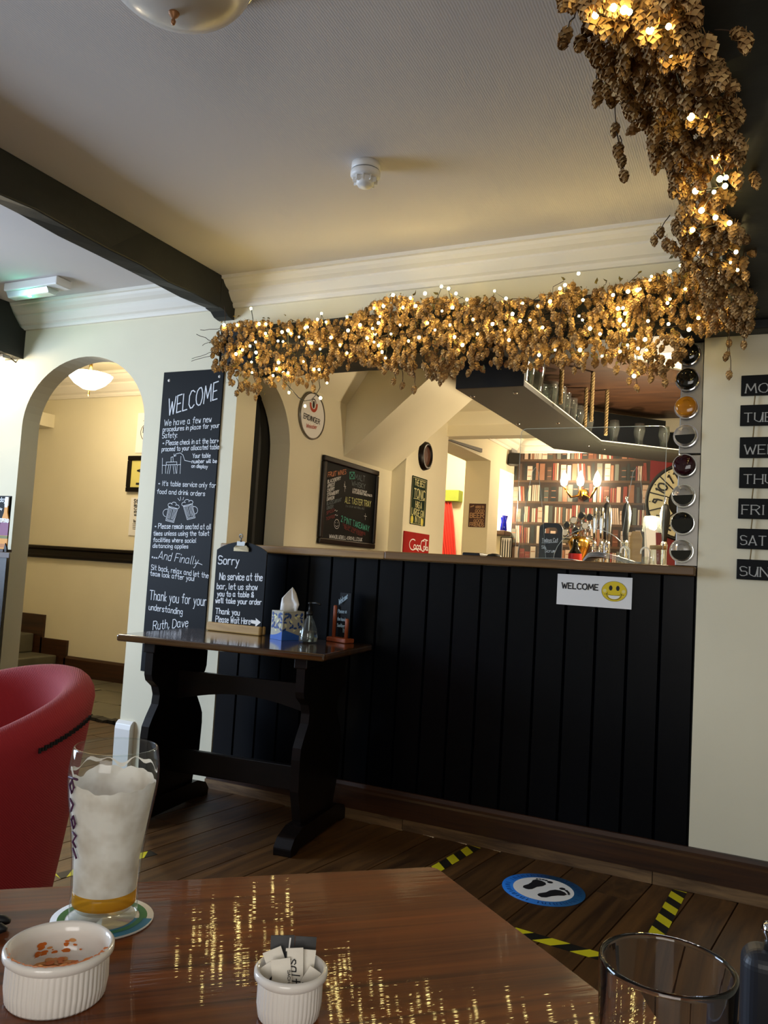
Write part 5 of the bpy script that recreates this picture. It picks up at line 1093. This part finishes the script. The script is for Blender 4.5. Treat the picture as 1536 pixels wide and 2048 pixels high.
for i in range(60):
    if i % 15 in (0, 14): continue
    a = 2*pi*i/60; d = V((cos(a), sin(a), 0)); t_ = V((-sin(a), cos(a), 0)); stroke(b, [d*.118+V((0, 0, .001)), d*.132+t_*.003*(i % 3-1)+V((0, 0, .001))], V((0, 0, 1)), .003)
b.build('ring_print', mat('dark_blue_print', '#12408a', .5), fs_, local=True)
# ================================================================ TRESTLE TABLE BY THE BAR
TA = radians(6.8); t1 = V((cos(TA), sin(TA), 0)); t2 = V((-sin(TA), cos(TA), 0)); T0 = V((-2.427, 2.544, 0)); TL, TD, TH = .935, .545, .76
tt = thing('trestle_table', 'dark stained trestle table with shaped end boards standing against the bar', 'table', (-1.98, 2.9, 0))
def TP(u, v, z): return T0+t1*u+t2*v+V((0, 0, z))
def tbox(b, u0, u1, v0, v1, z0, z1): b.obox(TP((u0+u1)/2, (v0+v1)/2, (z0+z1)/2), t1*(u1-u0)/2, t2*(v1-v0)/2, (0, 0, (z1-z0)/2))
b = MB(); tbox(b, 0, TL, 0, TD, TH-.028, TH); b.build('tabletop', m_tabletop2, tt, bev=.008, seg=3)
half = [(.215, .73), (.215, .60), (.205, .575), (.16, .545), (.145, .51), (.15, .47), (.185, .42), (.205, .385), (.21, .34), (.205, .22), (.165, .10), (.16, .06)]
pv = [(TD/2-a, z) for a, z in half]+[(TD/2+a, z) for a, z in half[::-1]]
for u, nm in ((.11, 'l'), (.80, 'r')):
    b = MB(); b.prism([TP(u, v, z) for v, z in pv], t1*.036); b.build('end_board', m_dkwood, tt, bev=.004)
    b = MB(); fp_ = [(-.005, 0), (.05, 0), (.065, .012), (TD-.065, .012), (TD-.05, 0), (TD+.005, 0), (TD+.008, .03), (TD-.02, .062), (TD-.09, .085), (.09, .085), (.02, .062), (-.008, .03)]
    b.prism([TP(u-.018, v, z) for v, z in fp_], t1*.072); b.build('foot', m_dkwood, tt, bev=.006)
    b = MB(); tbox(b, u-.01, u+.046, .05, TD-.05, .69, TH-.029); b.build('cleat', m_dkwood, tt, bev=.004)
b = MB(); P = [(.14, .60), (.80, .60)]+[(.80-.66*i/12, .475+.05*sin(pi*i/12)) for i in range(13)]
b.prism([TP(u, TD/2-.012, z) for u, z in P], t2*.024); b.build('upper_rail', m_dkwood, tt, bev=.003)
b = MB(); tbox(b, .14, .80, TD/2-.014, TD/2+.014, .165, .265); b.build('lower_rail', m_dkwood, tt, bev=.004)
# ---- things on the trestle table
ZT = TH+.0005
sb = thing('standing_chalkboard', 'round-topped sorry chalkboard with a bulldog clip on the trestle table', 'chalkboard', (-2.2, 3.06, ZT))
yb_ = 3.06; Pb = lambda x, y: PY(400+x/3.84, 1040+y/3.84, yb_)
a0, a1 = Pb(88, 810), Pb(468, 832); zt = Pb(130, 228).z; xl, xr = (Pb(130, 228).x+a0.x)/2, (Pb(520, 240).x+a1.x)/2
P = [(xl, ZT+.005), (xr, ZT+.005), (xr, zt)]+[(xr+(xl-xr)*i/14, zt+.042*sin(pi*i/14)**.8) for i in range(1, 14)]+[(xl, zt)]
b = MB(); b.prism([(x, yb_, z) for x, z in P], (0, .008, 0)); b.build('board', m_slate, sb, bev=.001)
b = MB(); b.box(xl-.012, xr+.006, yb_-.024, yb_-.001, ZT, ZT+.040); b.box(xl-.012, xr+.006, yb_+.009, yb_+.028, ZT, ZT+.040); b.build('wooden_base', m_pine, sb, bev=.006)
ct = CropText(lambda px, py: PY(px, py, yb_-.0006), 400, 1040, 3.84, .0042, (0, -1, 0)); L = ct.line
L('Sorry', 140, 338, 298, 345, 62, 0, .005); L('No service at the', 150, 458, 478, 466, 52, 0, .0045); L('bar, let us show', 130, 530, 440, 538, 44); L('you to a table &', 133, 584, 412, 592, 38); L('we\'ll take your order', 120, 635, 470, 650, 38); L('Thank you', 120, 718, 303, 732, 42); L('Please Wait Here', 120, 782, 386, 800, 46, 0, .0036)
ct.mb.build('lettering', m_chalk, sb)
b = MB(); A_ = [Pb(*p)+V((0, -.001, 0)) for p in ((392, 766), (430, 772), (428, 752), (468, 786), (424, 822), (427, 800), (392, 792))]; b.add(A_, [tuple(range(7))]); b.build('arrow', m_paper, sb)
cx_ = Pb(325, 200); b = MB(); q0, q1 = Pb(266, 238), Pb(384, 205); b.prism([(q0.x, yb_-.004, q0.z), (q1.x, yb_-.004, q0.z), (q1.x, yb_-.005, q0.z+.016), (q1.x-.014, yb_-.007, q1.z+.004), (q0.x+.014, yb_-.007, q1.z+.004), (q0.x, yb_-.005, q0.z+.016)], (0, -.004, 0)); cpz = b.build('clip', mat('clip_gold_steel', '#b9a888', .25, metal=1), sb)
b = MB(); b.obox((cx_.x, yb_-.009, q1.z+.012), (.022, 0, 0), (0, .004, 0), (0, 0, .01)); b.tube([(cx_.x, yb_-.012, q1.z+.02), (cx_.x+.001, yb_-.016, q1.z+.04)], .004, 8)
b.tube([(cx_.x+.009*cos(a), yb_-.015, q1.z+.046+.009*sin(a)) for a in [2*pi*i/12 for i in range(13)]], .003, 6); b.build('clip_lever', m_steel, cpz)
# tissue box
q = PZ(537, 1278, ZT); r = PZ(563, 1281, ZT); 
tx = thing('tissue_box', 'patterned blue and grey cube tissue box with a tissue sticking out', 'tissue box', (-1.83, 2.99, ZT), 0)
M_ = PM[tx.name]; ang = radians(20); e1 = V((cos(ang), sin(ang), 0)); e2 = V((-sin(ang), cos(ang), 0))
cA = PZ(565, 1281, ZT)   # front corner nearest the camera
LF = (PZ(538, 1277, ZT)-cA); wA = .115
f1 = V((-.83, .56, 0)).normalized(); f2 = V((.56, .83, 0)).normalized(); hb = .125
f1 = V((-.93, .36, 0)).normalized(); f2 = V((.36, .93, 0)).normalized()
wf, wd = .085, .115
cA = PZ(563, 1281, ZT); 
m_tis = mat('tissue_box_grey', '#a9a698', .5); m_tisb = mat('tissue_box_blue', '#2f5fb4', .5); m_tisd = mat('tissue_leaf_navy', '#2c4a86', .5); m_tisl = mat('tissue_leaf_pale', '#dcd9a8', .5)
b = MB(); b.prism([cA, cA+f2*wd, cA+f2*wd+f1*wf, cA+f1*wf], (0, 0, hb)); b.build('box', m_tis, tx, bev=.0015)
def face(o, u, n):
    rr = random.Random(5); bb = [MB(), MB(), MB()]
    W_ = wf if u == f1 else wd
    P = [o+u*(W_*i/10)+n*.0006+V((0, 0, .012+.022*(1-i/10)**2+.006)) for i in range(11)] if u == f1 else [o+u*(W_*i/10)+n*.0006+V((0, 0, .036*(1-i/10)+.012)) for i in range(11)]
    bb[0].add([o+n*.0006, o+u*W_+n*.0006]+P[::-1], [tuple(range(13))])
    for k in range(26):
        x, z = rr.uniform(.01, W_-.01), rr.uniform(.042, hb-.01); a = rr.uniform(0, 3.1); d = u*cos(a)+V((0, 0, sin(a))); e = u*-sin(a)+V((0, 0, cos(a)))
        bb[1 if k % 5 else 2].disc(o+u*x+V((0, 0, z))+n*(.0007+.00005*k), d, e, .0095, 10, 0, .005)
    return bb
for u, n in ((f1, -f2), (f2, -f1)):
    for k, (mb_, mt, nm) in enumerate(zip(face(cA, u, n), (m_tisb, m_tisd, m_tisl), ('blue_wave', 'leaf_print', 'pale_leaf_print'))): mb_.build(nm, mt, tx)
b = MB(); cT = cA+f1*wf/2+f2*wd/2+V((0, 0, hb)); tip = cT+V((.0, 0, .10))
rows = [(0, .040, 0), (.03, .042, .006), (.06, .034, .004), (.085, .018, .010), (.105, .003, .012)]; vs = []
for z, wv, sh in rows:
    for i in range(9): u = i/8-.5; vs.append(cT+e1*(u*2*wv+sh)+e2*(.012*sin(u*9+z*40))+V((0, 0, z-.012*abs(u)*(1 if z > .05 else 0))))
b.add(vs, [(k*9+i, k*9+i+1, (k+1)*9+i+1, (k+1)*9+i) for k in range(4) for i in range(8)], 0, True)
o = b.build('tissue', m_paper, tx); sm = o.modifiers.new('s', 'SOLIDIFY'); sm.thickness = .0012
# sanitiser bottle
q = PZ(607, 1287, ZT); hz = thing('sanitiser_bottle', 'clear tapered hand sanitiser bottle with a black pump', 'bottle', (q.x, q.y+.035, ZT))
b = MB(); b.lathe([(0, 0), (.036, 0), (.040, .006), (.042, .025), (.036, .06), (.022, .095), (.013, .108), (.013, .118), (.0115, .118), (.0115, .108), (.02, .094), (.034, .06), (.040, .025), (.038, .008), (0, .004)], 28); b.build('bottle', m_glassthin, hz, local=True)
b = MB(); b.lathe([(0, .005), (.0375, .0085), (.0393, .025), (.0352, .052), (0, .052)], 24); b.build('gel', mat('clear_gel', '#e8f0f4', .02, trans=1, ior=1.33), hz, local=True)
b = MB(); b.lathe([(0, .118), (.015, .118), (.015, .132), (.006, .135), (.005, .165), (.010, .166), (.010, .172), (0, .174)], 16); b.tube([(0, 0, .169), (.03, -.004, .172), (.055, -.008, .166)], .004, 8); b.build('pump', m_black, hz, local=True)
b = MB(); b.tube([(0, 0, .118), (.002, 0, .02)], .002, 6); b.build('dip_tube', m_plast, hz, local=True)
# small slate in a red wooden stand
ss = thing('slate_stand', 'small welcome slate held upright between two red wooden posts', 'sign', (-1.62, 2.95, ZT)); yq = PZ(682, 1290, ZT).y
cS = PZ(680, 1284, ZT); yq = cS.y; Ps = lambda x, y: PY(640+x/12.8, 1160+y/12.8, yq)
l0, r0 = Ps(245, 1600), Ps(800, 1690); ua = V((r0.x-l0.x, -.035, 0)).normalized()
b = MB(); mid = V((cS.x, yq, 0)); hw = (r0.x-l0.x)/2+.006
b.obox(mid+V((0, 0, ZT+.010)), ua*hw, V((-ua.y, ua.x, 0))*.028, (0, 0, .0098)); b.build('base', m_redwood, ss, bev=.004)
zz_ = lambda y: Ps(430, y).z
for s, zt_ in ((-1, zz_(655)), (1, zz_(960))):
    b = MB(); c0 = mid+ua*(hw-.016)*s+V((ua.y, -ua.x, 0))*.008*(1 if s > 0 else -.2); b.lathe([(0, 0), (.0085, 0), (.0085, zt_-ZT-.022), (.006, zt_-ZT-.018), (0, zt_-ZT-.018)], 12, c0+V((0, 0, ZT+.0185))); b.build('post', m_redwood, ss)
xa, xb = Ps(480, 400).x, Ps(840, 400).x; zt_ = Ps(600, 330).z
b = MB(); sc0 = mid+V((0, .014, ZT+.02)); b.obox(sc0+V(((xa+xb)/2-mid.x-.006, 0, (zt_-ZT-.02)/2)), ua*(xb-xa)/2*1.0, V((-ua.y, ua.x, 0))*.002, (0, 0, (zt_-ZT-.02)/2)); b.build('slate', m_slate2, ss)
ct = CropText(lambda px, py: PY(px, py, yq+.009), 640, 1160, 12.8, .0022, (0, -1, 0)); L = ct.line
L('Welcome', 480, 640, 705, 470, 150, 0); L('Please use', 462, 845, 715, 850, 90, 0, .0018); L('the hand', 445, 1030, 640, 1050, 80, 0, .0018); L('Sanitiser', 440, 1190, 630, 1215, 80, 0, .0018); L('Thank', 575, 1340, 730, 1380, 95, 0, .0018); L('you', 635, 1480, 715, 1480, 75, 0, .0018); ct.mb.build('lettering', m_chalkb, ss)

# ================================================================ FOREGROUND TABLE
ZF = .75
dt = thing('oak_table', 'varnished orange-brown oak table in the foreground', 'table', (-.45, .35, 0))
k0 = V((-.348, .916, ZF)); d1 = (V((-.698, .597, ZF))-k0).normalized(); d2 = (V((-.126, .732, ZF))-k0).normalized()
P4 = [k0, k0+d2*.86, k0+d2*.86+d1*1.2, k0+d1*1.2]
def rcorner(P, r):
    out = []
    for i, p in enumerate(P):
        a = (P[i-1]-p).normalized(); c = (P[(i+1) % len(P)]-p).normalized()
        for k in range(5):
            t = k/4; out.append((p+a*r)*(1-t)**2+p*2*t*(1-t)+(p+c*r)*t*t)
    return out
P_ = rcorner(P4, .012)
tb_ = MB(); tb_.prism([p-V((0, 0, .028)) for p in P_], (0, 0, .028))
GA = atan2(-d1.y, -d1.x)
def rot_wood(M, a):
    for n in M.node_tree.nodes:
        if n.type == 'MAPPING' and n.inputs['Rotation'].default_value[2] == 0 and n.inputs['Scale'].default_value[0] == 1: n.inputs['Rotation'].default_value = (0, 0, -a); return
rot_wood(m_table, GA+.03); fine_bump(m_table, (9, 170, 170), GA+.03, .10, .0010); rot_wood(m_tabletop2, TA)
tb_.build('tabletop', m_table, dt, bev=.003, seg=3)
b = MB(); b.prism([k0+(p-k0)*.9+(d1+d2)*.05-V((0, 0, .095)) for p in P4], (0, 0, .066)); b.build('apron', m_dkwood, dt, bev=.003)
for u, v in ((.09, .09), (1.10, .09), (.09, .76), (1.10, .76)):
    q = k0+d1*u+d2*v; b = MB(); b.lathe([(0, 0), (.02, 0), (.028, .05), (.022, .25), (.03, .45), (.034, .655), (0, .655)], 16, (q.x, q.y, 0)); b.build('leg', m_dkwood, dt)
def on(px, py, z=ZF): return PZ(px, py, z)
# ---- coaster
q = on(205, 1838); q = V((q.x, q.y, ZF+.0003)); co = thing('beer_mat', 'round green, white and blue beer mat under the pint glass', 'coaster', q)
b = MB(); b.lathe([(0, 0), (.047, 0), (.047, .0014), (0, .0014)], 48); b.build('card', m_paper, co, local=True)
m_mg, m_mb = mat('mat_green', '#3f7d3a', .7), mat('mat_blue', '#2f7fa8', .7); b = MB()
b.ring((0, 0, .0016), X_, Y_, .034, .041, 48, 0); b.build('green_ring', m_mg, co, local=True)
b = MB(); b.ring((0, 0, .0019), X_, Y_, .030, .0465, 40, 0, -2.3, .5); b.build('blue_band', m_mb, co, local=True)
b = MB(); b.ring((0, 0, .0021), X_, Y_, .033, .0385, 40, 0, -2.3, .5); b.build('green_band', mat('mat_teal', '#2f7a58', .7), co, local=True)
# ---- pint glass
cz = ZF+.0025; gp = thing('pint_glass', 'nearly empty pint glass coated with white foam on the round beer mat', 'glass', (q.x, q.y, cz))
go = [(0, 0), (.0305, 0), (.0315, .003), (.0312, .01), (.0312, .03), (.0325, .055), (.0360, .085), (.0408, .115), (.0422, .130), (.0418, .142), (.0395, .1585), (.0385, .160)]
gi = [(.0372, .1595), (.0383, .1575), (.0402, .142), (.0406, .130), (.0392, .115), (.0344, .085), (.0309, .055), (.0296, .03), (.0294, .014), (.026, .0095), (0, .009)]
b = MB(); b.lathe(go+[(.0375, .1602), (.0372, .1595), (.0378, .1585)], 64); b.lathe([(.0285, .0135), (.026, .0095), (0, .009)], 48); b.build('glass', m_glassthin, gp, local=True)
def inner_r(z, off):
    T_ = gi[::-1]
    for (r, a), (r2, c) in zip(T_[2:], T_[3:]):
        if a <= z <= c: return r+(r2-r)*(z-a)/(c-a)-off
    return .0294-off
b = MB(); b.lathe([(0, .0096)]+[(inner_r(z, .0002), z) for z in (.0145, .018, .022, .027)]+[(.012, .0275), (0, .0275)], 40); b.build('beer', m_beer, gp, local=True)
# foam coat clinging to the inside
b = MB(); n = 72; rows = 22; rf = random.Random(4); vs = []; top = []
va = atan2(-q.y, -q.x)
for i in range(n):
    a = 2*pi*i/n; rel = cos(a-va); top.append(.1265+.0018*sin(3*a+1)+.0012*sin(7*a)+.0008*sin(17*a)+(.006 if rel < -.3 else 0)*abs(sin(3*a)))
for k in range(rows+1):
    for i in range(n):
        a = 2*pi*i/n; z = .026+(top[i]-.026)*k/rows; r = inner_r(z, .0005)-(.0012*(.5+.5*sin(5*a+z*90))*(sin(pi*k/rows)))
        vs.append((r*cos(a), r*sin(a), z))
b.add(vs, [(k*n+i, k*n+(i+1) % n, (k+1)*n+(i+1) % n, (k+1)*n+i) for k in range(rows) for i in range(n)], 0, True)
b.build('foam', m_foam, gp, local=True)
b = MB()   # lacing ring left near the rim
for i in range(n):
    a, c = 2*pi*i/n, 2*pi*(i+1)/n
    if cos(a-va) > .45: continue
    z1, z2 = .139+.003*sin(5*a)+.002*sin(11*a), .139+.003*sin(5*c)+.002*sin(11*c); h1, h2 = .004+.003*sin(9*a+1), .004+.003*sin(9*c+1)
    vv = []
    for aa, z in ((a, z1-h1*.6), (c, z2-h2*.6), (c, z2), (a, z1)): r = inner_r(z, .0004); vv.append((r*cos(aa), r*sin(aa), z))
    b.add(vv, [(0, 1, 2, 3)], 0, True)
b.build('foam_lacing', m_foam, gp, local=True)
b = MB(); pur = []
ga = atan2(-q.y, -q.x)-1.15
def onglass(ang, z):
    for (r, a), (r2, c) in zip(go[2:], go[3:]):
        if a <= z <= c: rr = r+(r2-r)*(z-a)/(c-a)+.0003; break
    return V((rr*cos(ga+ang), rr*sin(ga+ang), z))
for k, (z0_, pts_) in enumerate([(.128, [(0, 0), (.1, .006), (.2, .0), (.1, -.006), (0, 0)]), (.112, [(0, .004), (.16, .0), (0, -.008)]), (.096, [(0, 0), (.12, .005), (.2, -.002), (.1, -.007), (0, 0)]), (.08, [(.02, .005), (.2, .003), (.02, -.004), (.18, -.008)]), (.135, [(-.1, 0), (.3, .001)]), (.066, [(0, .004), (.2, -.004)])]):
    P = [onglass(u, z0_+v) for u, v in pts_]; b.tube(P, .0011, 4)
b.build('purple_print', mat('glass_print_purple', '#4a2248', .5), gp, local=True)
# ---- ramekins
def ramekin(name, label, c, R, r, H, ribs):
    t = thing(name, label, 'ramekin', c); k = .93
    b = MB(); b.lathe([(0, .002), (r-.004, .0015), (r-.001, .0), (r, .002), (r+(R-r)*.3, H*.3), (R-.0035, H-.012), (R-.0035, H-.008)], 6*ribs, rib=lambda a, kk: (.022*abs(sin(ribs*a/2))-.011) if 2 < kk < 6 else 0); b.build('ribbed_wall', m_porc, t, local=True)
    b = MB(); b.lathe([(R-.0035, H-.009), (R, H-.006), (R, H-.002), (R-.002, H), (R-.004, H-.0015), (R-.006, H-.01), (r-.001, .0175), (r-.005, .0145), (0, .014)] if R > .035 else [(R-.0035, H-.009), (R, H-.006), (R, H-.002), (R-.002, H), (R-.004, H-.0015), (R-.006, H-.01), (r-.003, .008), (r-.008, .0055), (0, .005)], 64); b.build('rim_and_bowl', m_porc, t, local=True)
    return t
q = on(125, 2008-25); c = V((q.x, q.y, ZF)); c = V((-.497, .487, ZF))
rm = ramekin('ramekin', 'white ribbed ramekin smeared with orange sauce beside the pint glass', c, .0415, .037, .040, 56)
def blob(b, c, u, v, r, m, r2, rs):
    c, u, v = V(c), V(u), V(v); n = 11; k = [rs.uniform(.5, 1.2) for _ in range(n)]; k = [(k[i-1]+2*k[i]+k[(i+1) % n])/4 for i in range(n)]; k = [(k[i-1]+2*k[i]+k[(i+1) % n])/4 for i in range(n)]
    b.add([c+u*(r*k[i]*cos(2*pi*i/n))+v*(r2*k[i]*sin(2*pi*i/n)) for i in range(n)], [tuple(range(n))], m)
b = MB(); rs = random.Random(8); va = atan2(-c.y, -c.x)
b.add([(r_*cos(a_), r_*sin(a_), .0148) for a_, r_ in [(2*pi*i/36, .0265+.0025*sin(3*2*pi*i/36)+.0015*sin(36*i)) for i in range(36)]], [tuple(range(36))], 1)
for i in range(95):
    a = rs.uniform(0, 2*pi); rr = rs.uniform(.0, .028); z = .0150+.00002*i; big = i < 30
    s = rs.uniform(.005, .010) if big else rs.uniform(.0015, .0055); s = min(s, .031-rr)
    blob(b, (rr*cos(a), rr*sin(a), z), (cos(a+i), sin(a+i), 0), (-sin(a+i), cos(a+i), 0), s, 1 if big else 0, s*rs.uniform(.3, .9), rs)
for i in range(110):       # around the inner wall and the near lip
    a = va+pi+rs.gauss(0, 1.0) if i < 45 else va+rs.gauss(0, .55); far = i < 45; z = rs.uniform(.012, .026) if far else rs.uniform(.031, .0385)
    rr = .0352+(z-.01)*(.0355-.0345)/.03-.0002 if far else .0372
    rr = (.034+(.0355-.034)*(z-.008)/.022)-.0001
    s = rs.uniform(.001, .004); blob(b, (rr*cos(a), rr*sin(a), z), (-sin(a), cos(a), 0), (0, 0, 1), s, 0 if i % 4 else 1, s*rs.uniform(.3, .8), rs)
for i in range(110):
    a = va+rs.gauss(.1, .55); rr = .0385+rs.uniform(-.0022, .0008); s = rs.uniform(.0008, .0026); blob(b, (rr*cos(a), rr*sin(a), .0401-abs(rr-.0393)*.3), (-sin(a), cos(a), 0), (cos(a), sin(a), 0), s, 0, s*.5, rs)
b.build('sauce', [m_sauce, m_saucep], rm, local=True, kind='stuff')
c = V((-.327, .559, ZF))
r2 = ramekin('sachet_ramekin', 'small white ribbed ramekin packed with salt sachets on the oak table', c, .0285, .0235, .037, 44)
view = V((-c.x, -c.y, 0)).normalized(); side = V((-view.y, view.x, 0)); side = -side if side.dot(RT) < 0 else side
CS = lambda x, y, dd=0: None
def sachet(label, u, dep, w_, h_, tilt, lean, mt, marks=None, dark=False):
    """u along the picture's right, dep away from the viewer, tilt in the picture plane, lean back"""
    base = c+side*u-view*dep+V((0, 0, .010))
    upv = (V((0, 0, 1))*cos(lean)-view*sin(lean)); a = (side*cos(tilt)+upv*sin(tilt)); d = (upv*cos(tilt)-side*sin(tilt)); nrm = a.cross(d); nrm = nrm if nrm.dot(view) > 0 else -nrm
    t = thing('salt_sachet' if not dark else 'pepper_sachet', label, 'sachet', base, 0, 'sachets in the small ramekin')
    b = MB(); n = 6; vs = []
    for j in range(n+1):
        for i in range(5):
            x = (i/4-.5)*w_; z = h_*j/n; bul = .0016*sin(pi*i/4)*sin(pi*j/n); vs.append(a*x+d*z+nrm*(bul+.0004)); 
    m_ = len(vs)
    for j in range(n+1):
        for i in range(5):
            x = (i/4-.5)*w_; z = h_*j/n; bul = .0016*sin(pi*i/4)*sin(pi*j/n); vs.append(a*x+d*z-nrm*(bul+.0002))
    fs = [(j*5+i, j*5+i+1, (j+1)*5+i+1, (j+1)*5+i) for j in range(n) for i in range(4)]+[(m_+j*5+i, m_+(j+1)*5+i, m_+(j+1)*5+i+1, m_+j*5+i+1) for j in range(n) for i in range(4)]
    b.add(vs, fs, 0, True); b.build('paper', mt, t, local=True)
    if marks: 
        b = MB(); marks(b, a, d, nrm); b.build('print', m_ink if not dark else m_paper, t, local=True)
    return t
def mk_salt(b, a, d, n):
    text(b, 'salt', a*-.004+d*.033+n*.0022, a*-.003+d*.015+n*.0022, a, .0075, .0008, 0, .3, 0, nrm=n)
    stroke(b, [a*-.0064+d*.038+n*.0012, a*-.0064+d*.002+n*.0012], n, .0009)
def mk_line(x0, z0, x1, z1): return lambda b, a, d, n: stroke(b, [a*x0+d*z0+n*.0023, a*x1+d*z1+n*.0023], n, .0016)
m_char = mat('sachet_charcoal', '#3a3a3c', .5)
sachet('dark grey pepper sachet at the back of the small ramekin, left of another', -.007, .012, .019, .043, .03, .10, m_char, lambda b, a, d, n: stroke(b, [a*.006+d*.041+n*.001, a*.005+d*.03+n*.001], n, .0012), True)
sachet('dark grey pepper sachet at the back of the small ramekin, right of another', .009, .013, .017, .042, -.03, .1, m_char, None, True)
sachet('white sachet with a pointed top corner at the left of the small ramekin', -.001, .005, .015, .039, .40, .05, m_paperw, mk_line(-.007, .028, -.003, .027))
sachet('white sachet with a short blue dash lying low at the left', -.004, .001, .012, .031, .60, .05, m_paperw, mk_line(-.001, .020, .004, .022))
sachet('white sachet at the front left with tiny printed letters', -.004, -.004, .015, .034, .14, .03, m_paperw, lambda b, a, d, n: text(b, 'SACH', a*.005+d*.026+n*.002, a*.0045+d*.017+n*.002, a, .002, .0004, nrm=n))
sachet('white sachet handwritten salt at the middle of the small ramekin', .004, .000, .0135, .040, .06, .04, m_paperw, mk_salt)
sachet('white sachet standing behind the salt sachet at the right', .011, .006, .011, .036, -.06, .06, m_paperw, None)
sachet('white sachet with a blue hooked line at the right of the small ramekin', .006, -.001, .014, .028, -.55, .05, m_paperw, lambda b, a, d, n: stroke(b, [a*-.005+d*.015+n*.002, a*.004+d*.017+n*.002, a*.004+d*.023+n*.002], n, .0012))
# ---- tumbler at the lower right
q0, q1 = V((-.089, .528, .87)), V((-.011, .538, .87)); c = V((-.050, .537, ZF+.0003))
tg = thing('tumbler', 'clear straight tumbler with a thick rim at the lower right of the table', 'glass', c)
b = MB(); b.lathe([(0, 0), (.034, 0), (.036, .003), (.0385, .06), (.0405, .117), (.0402, .1195), (.0390, .1205), (.0378, .1195), (.0375, .117), (.0357, .06), (.0335, .012), (.02, .009), (0, .009)], 64); b.build('bowl', m_glass, tg, local=True)
# ---- small black object at the left edge
q = on(14, 1850, ZF+.006); kx = thing('black_item', 'black item with two rounded tips at the left edge of the oak table', 'glasses', (q.x, q.y, ZF))
e = -RT.copy(); e.z = 0; e.normalize()
for k, (px, py) in enumerate(((20, 1842), (13, 1858))):
    p = on(px, py, ZF+.006); b = MB(); b.tube([p+V((0, 0, 0)), p+e*.006, p+e*.02+V((0, 0, .001)), p+e*.05+V((0, 0, .002)), p+e*.10], [.0022, .0048, .0042, .003, .0025], 10); b.build('rounded_tip', m_black, kx)
# ---- dark chair back at the right edge
q = PZ(1488, 1908, .72); dc = thing('dark_chair', 'dark padded chair back with a chrome knob at the lower right corner', 'chair', (q.x+.2, q.y, 0))
xa = V((1, .12, 0)).normalized(); yn = V((-.12, 1, 0)).normalized(); o_ = V((q.x, q.y, 0))
def cb_(b, u0, u1, v0, v1, z0, z1): b.obox(o_+xa*(u0+u1)/2+yn*(v0+v1)/2+V((0, 0, (z0+z1)/2)), xa*(u1-u0)/2, yn*(v1-v0)/2, (0, 0, (z1-z0)/2))
b = MB(); cb_(b, 0, .42, 0, .05, .40, .722); b.build('backrest', mat('dark_blue_vinyl', '#23262e', .45), dc, bev=.018, seg=7)
b = MB(); cb_(b, 0, .42, -.40, -.0, .40, .46); b.build('seat', bpy.data.materials['dark_blue_vinyl'], dc, bev=.018, seg=3)
for u, v in ((.03, .02), (.39, .02), (.03, -.37), (.39, -.37)):
    p = o_+xa*u+yn*v; b = MB(); b.tube([(p.x, p.y, 0), (p.x, p.y, .42)], .011, 10); b.build('leg', m_chrome, dc)
p = o_+xa*.028+yn*.02; b = MB(); b.lathe([(0, 0), (.008, 0), (.007, .012), (.010, .018), (.008, .026), (0, .028)], 12, (p.x, p.y, .722)); b.build('knob', m_chrome, dc)
# ================================================================ RED TUB CHAIR
pe_ = PZ(190, 1368, .745); rdir = V((.70, .714, 0)); Rt = .33; cc_ = V((pe_.x, pe_.y, 0))-rdir*(Rt-.015)
rc = thing('tub_chair', 'red fabric tub chair with a rounded back at the left edge', 'chair', cc_)
bd = radians(72); n = 72
def rimz(a): 
    k = .5+.5*cos(a-bd); return .58+.195*k**.9
def srad(t): return .225+(Rt-.045-.225)*t**.8
b = MB(); vs = []; prof_n = 22; th = .085
for i in range(n):
    a = 2*pi*i/n; zt_ = rimz(a); d = V((cos(a), sin(a), 0)); col = []
    for k in range(9): t = k/8; col.append(d*(.225+(Rt-.012-.225)*t**.85)+V((0, 0, .07+(zt_-.05-.07)*t)))
    for k in range(1, 8): ph = pi*k/8; col.append(d*(Rt-.012-th/2+th/2*cos(ph))+V((0, 0, zt_-.05+.05*sin(ph))))
    for k in range(6): t = k/5; col.append(d*(Rt-.012-th-.015*t)+V((0, 0, zt_-.05+(.44-zt_+.05)*t)))
    vs += col
m_ = len(col); fs = [(i*m_+k, ((i+1) % n)*m_+k, ((i+1) % n)*m_+k+1, i*m_+k+1) for i in range(n) for k in range(m_-1)]
b.add(vs, fs, 0, True); b.build('tub_shell', m_red, rc, local=True)
b = MB(); b.lathe([(0, .36), (.21, .36), (.232, .38), (.236, .43), (.20, .46), (0, .468)], 48); b.build('seat_cushion', m_red, rc, local=True)
b = MB(); b.lathe([(0, .06), (.222, .06), (.226, .075)], 48); b.build('underside', m_black, rc, local=True)
b = MB()
for i in range(26):
    a = bd-1.35+i*.024; d = V((cos(a), sin(a), 0)); zt_ = rimz(a); p = d*(Rt-.008)+V((0, 0, zt_-.075)); b.obox(p, V((-sin(a), cos(a), 0))*.0028, d*.002, (0, 0, .004 if i % 2 else .006))
b.build('stitching', m_black, rc, local=True, kind='stuff')
for k in range(4): a = .6+k*pi/2; b = MB(); b.lathe([(0, 0), (.016, 0), (.022, .062), (0, .062)], 12, (.17*cos(a), .17*sin(a), 0)); b.build('foot', m_dkwood, rc, local=True)
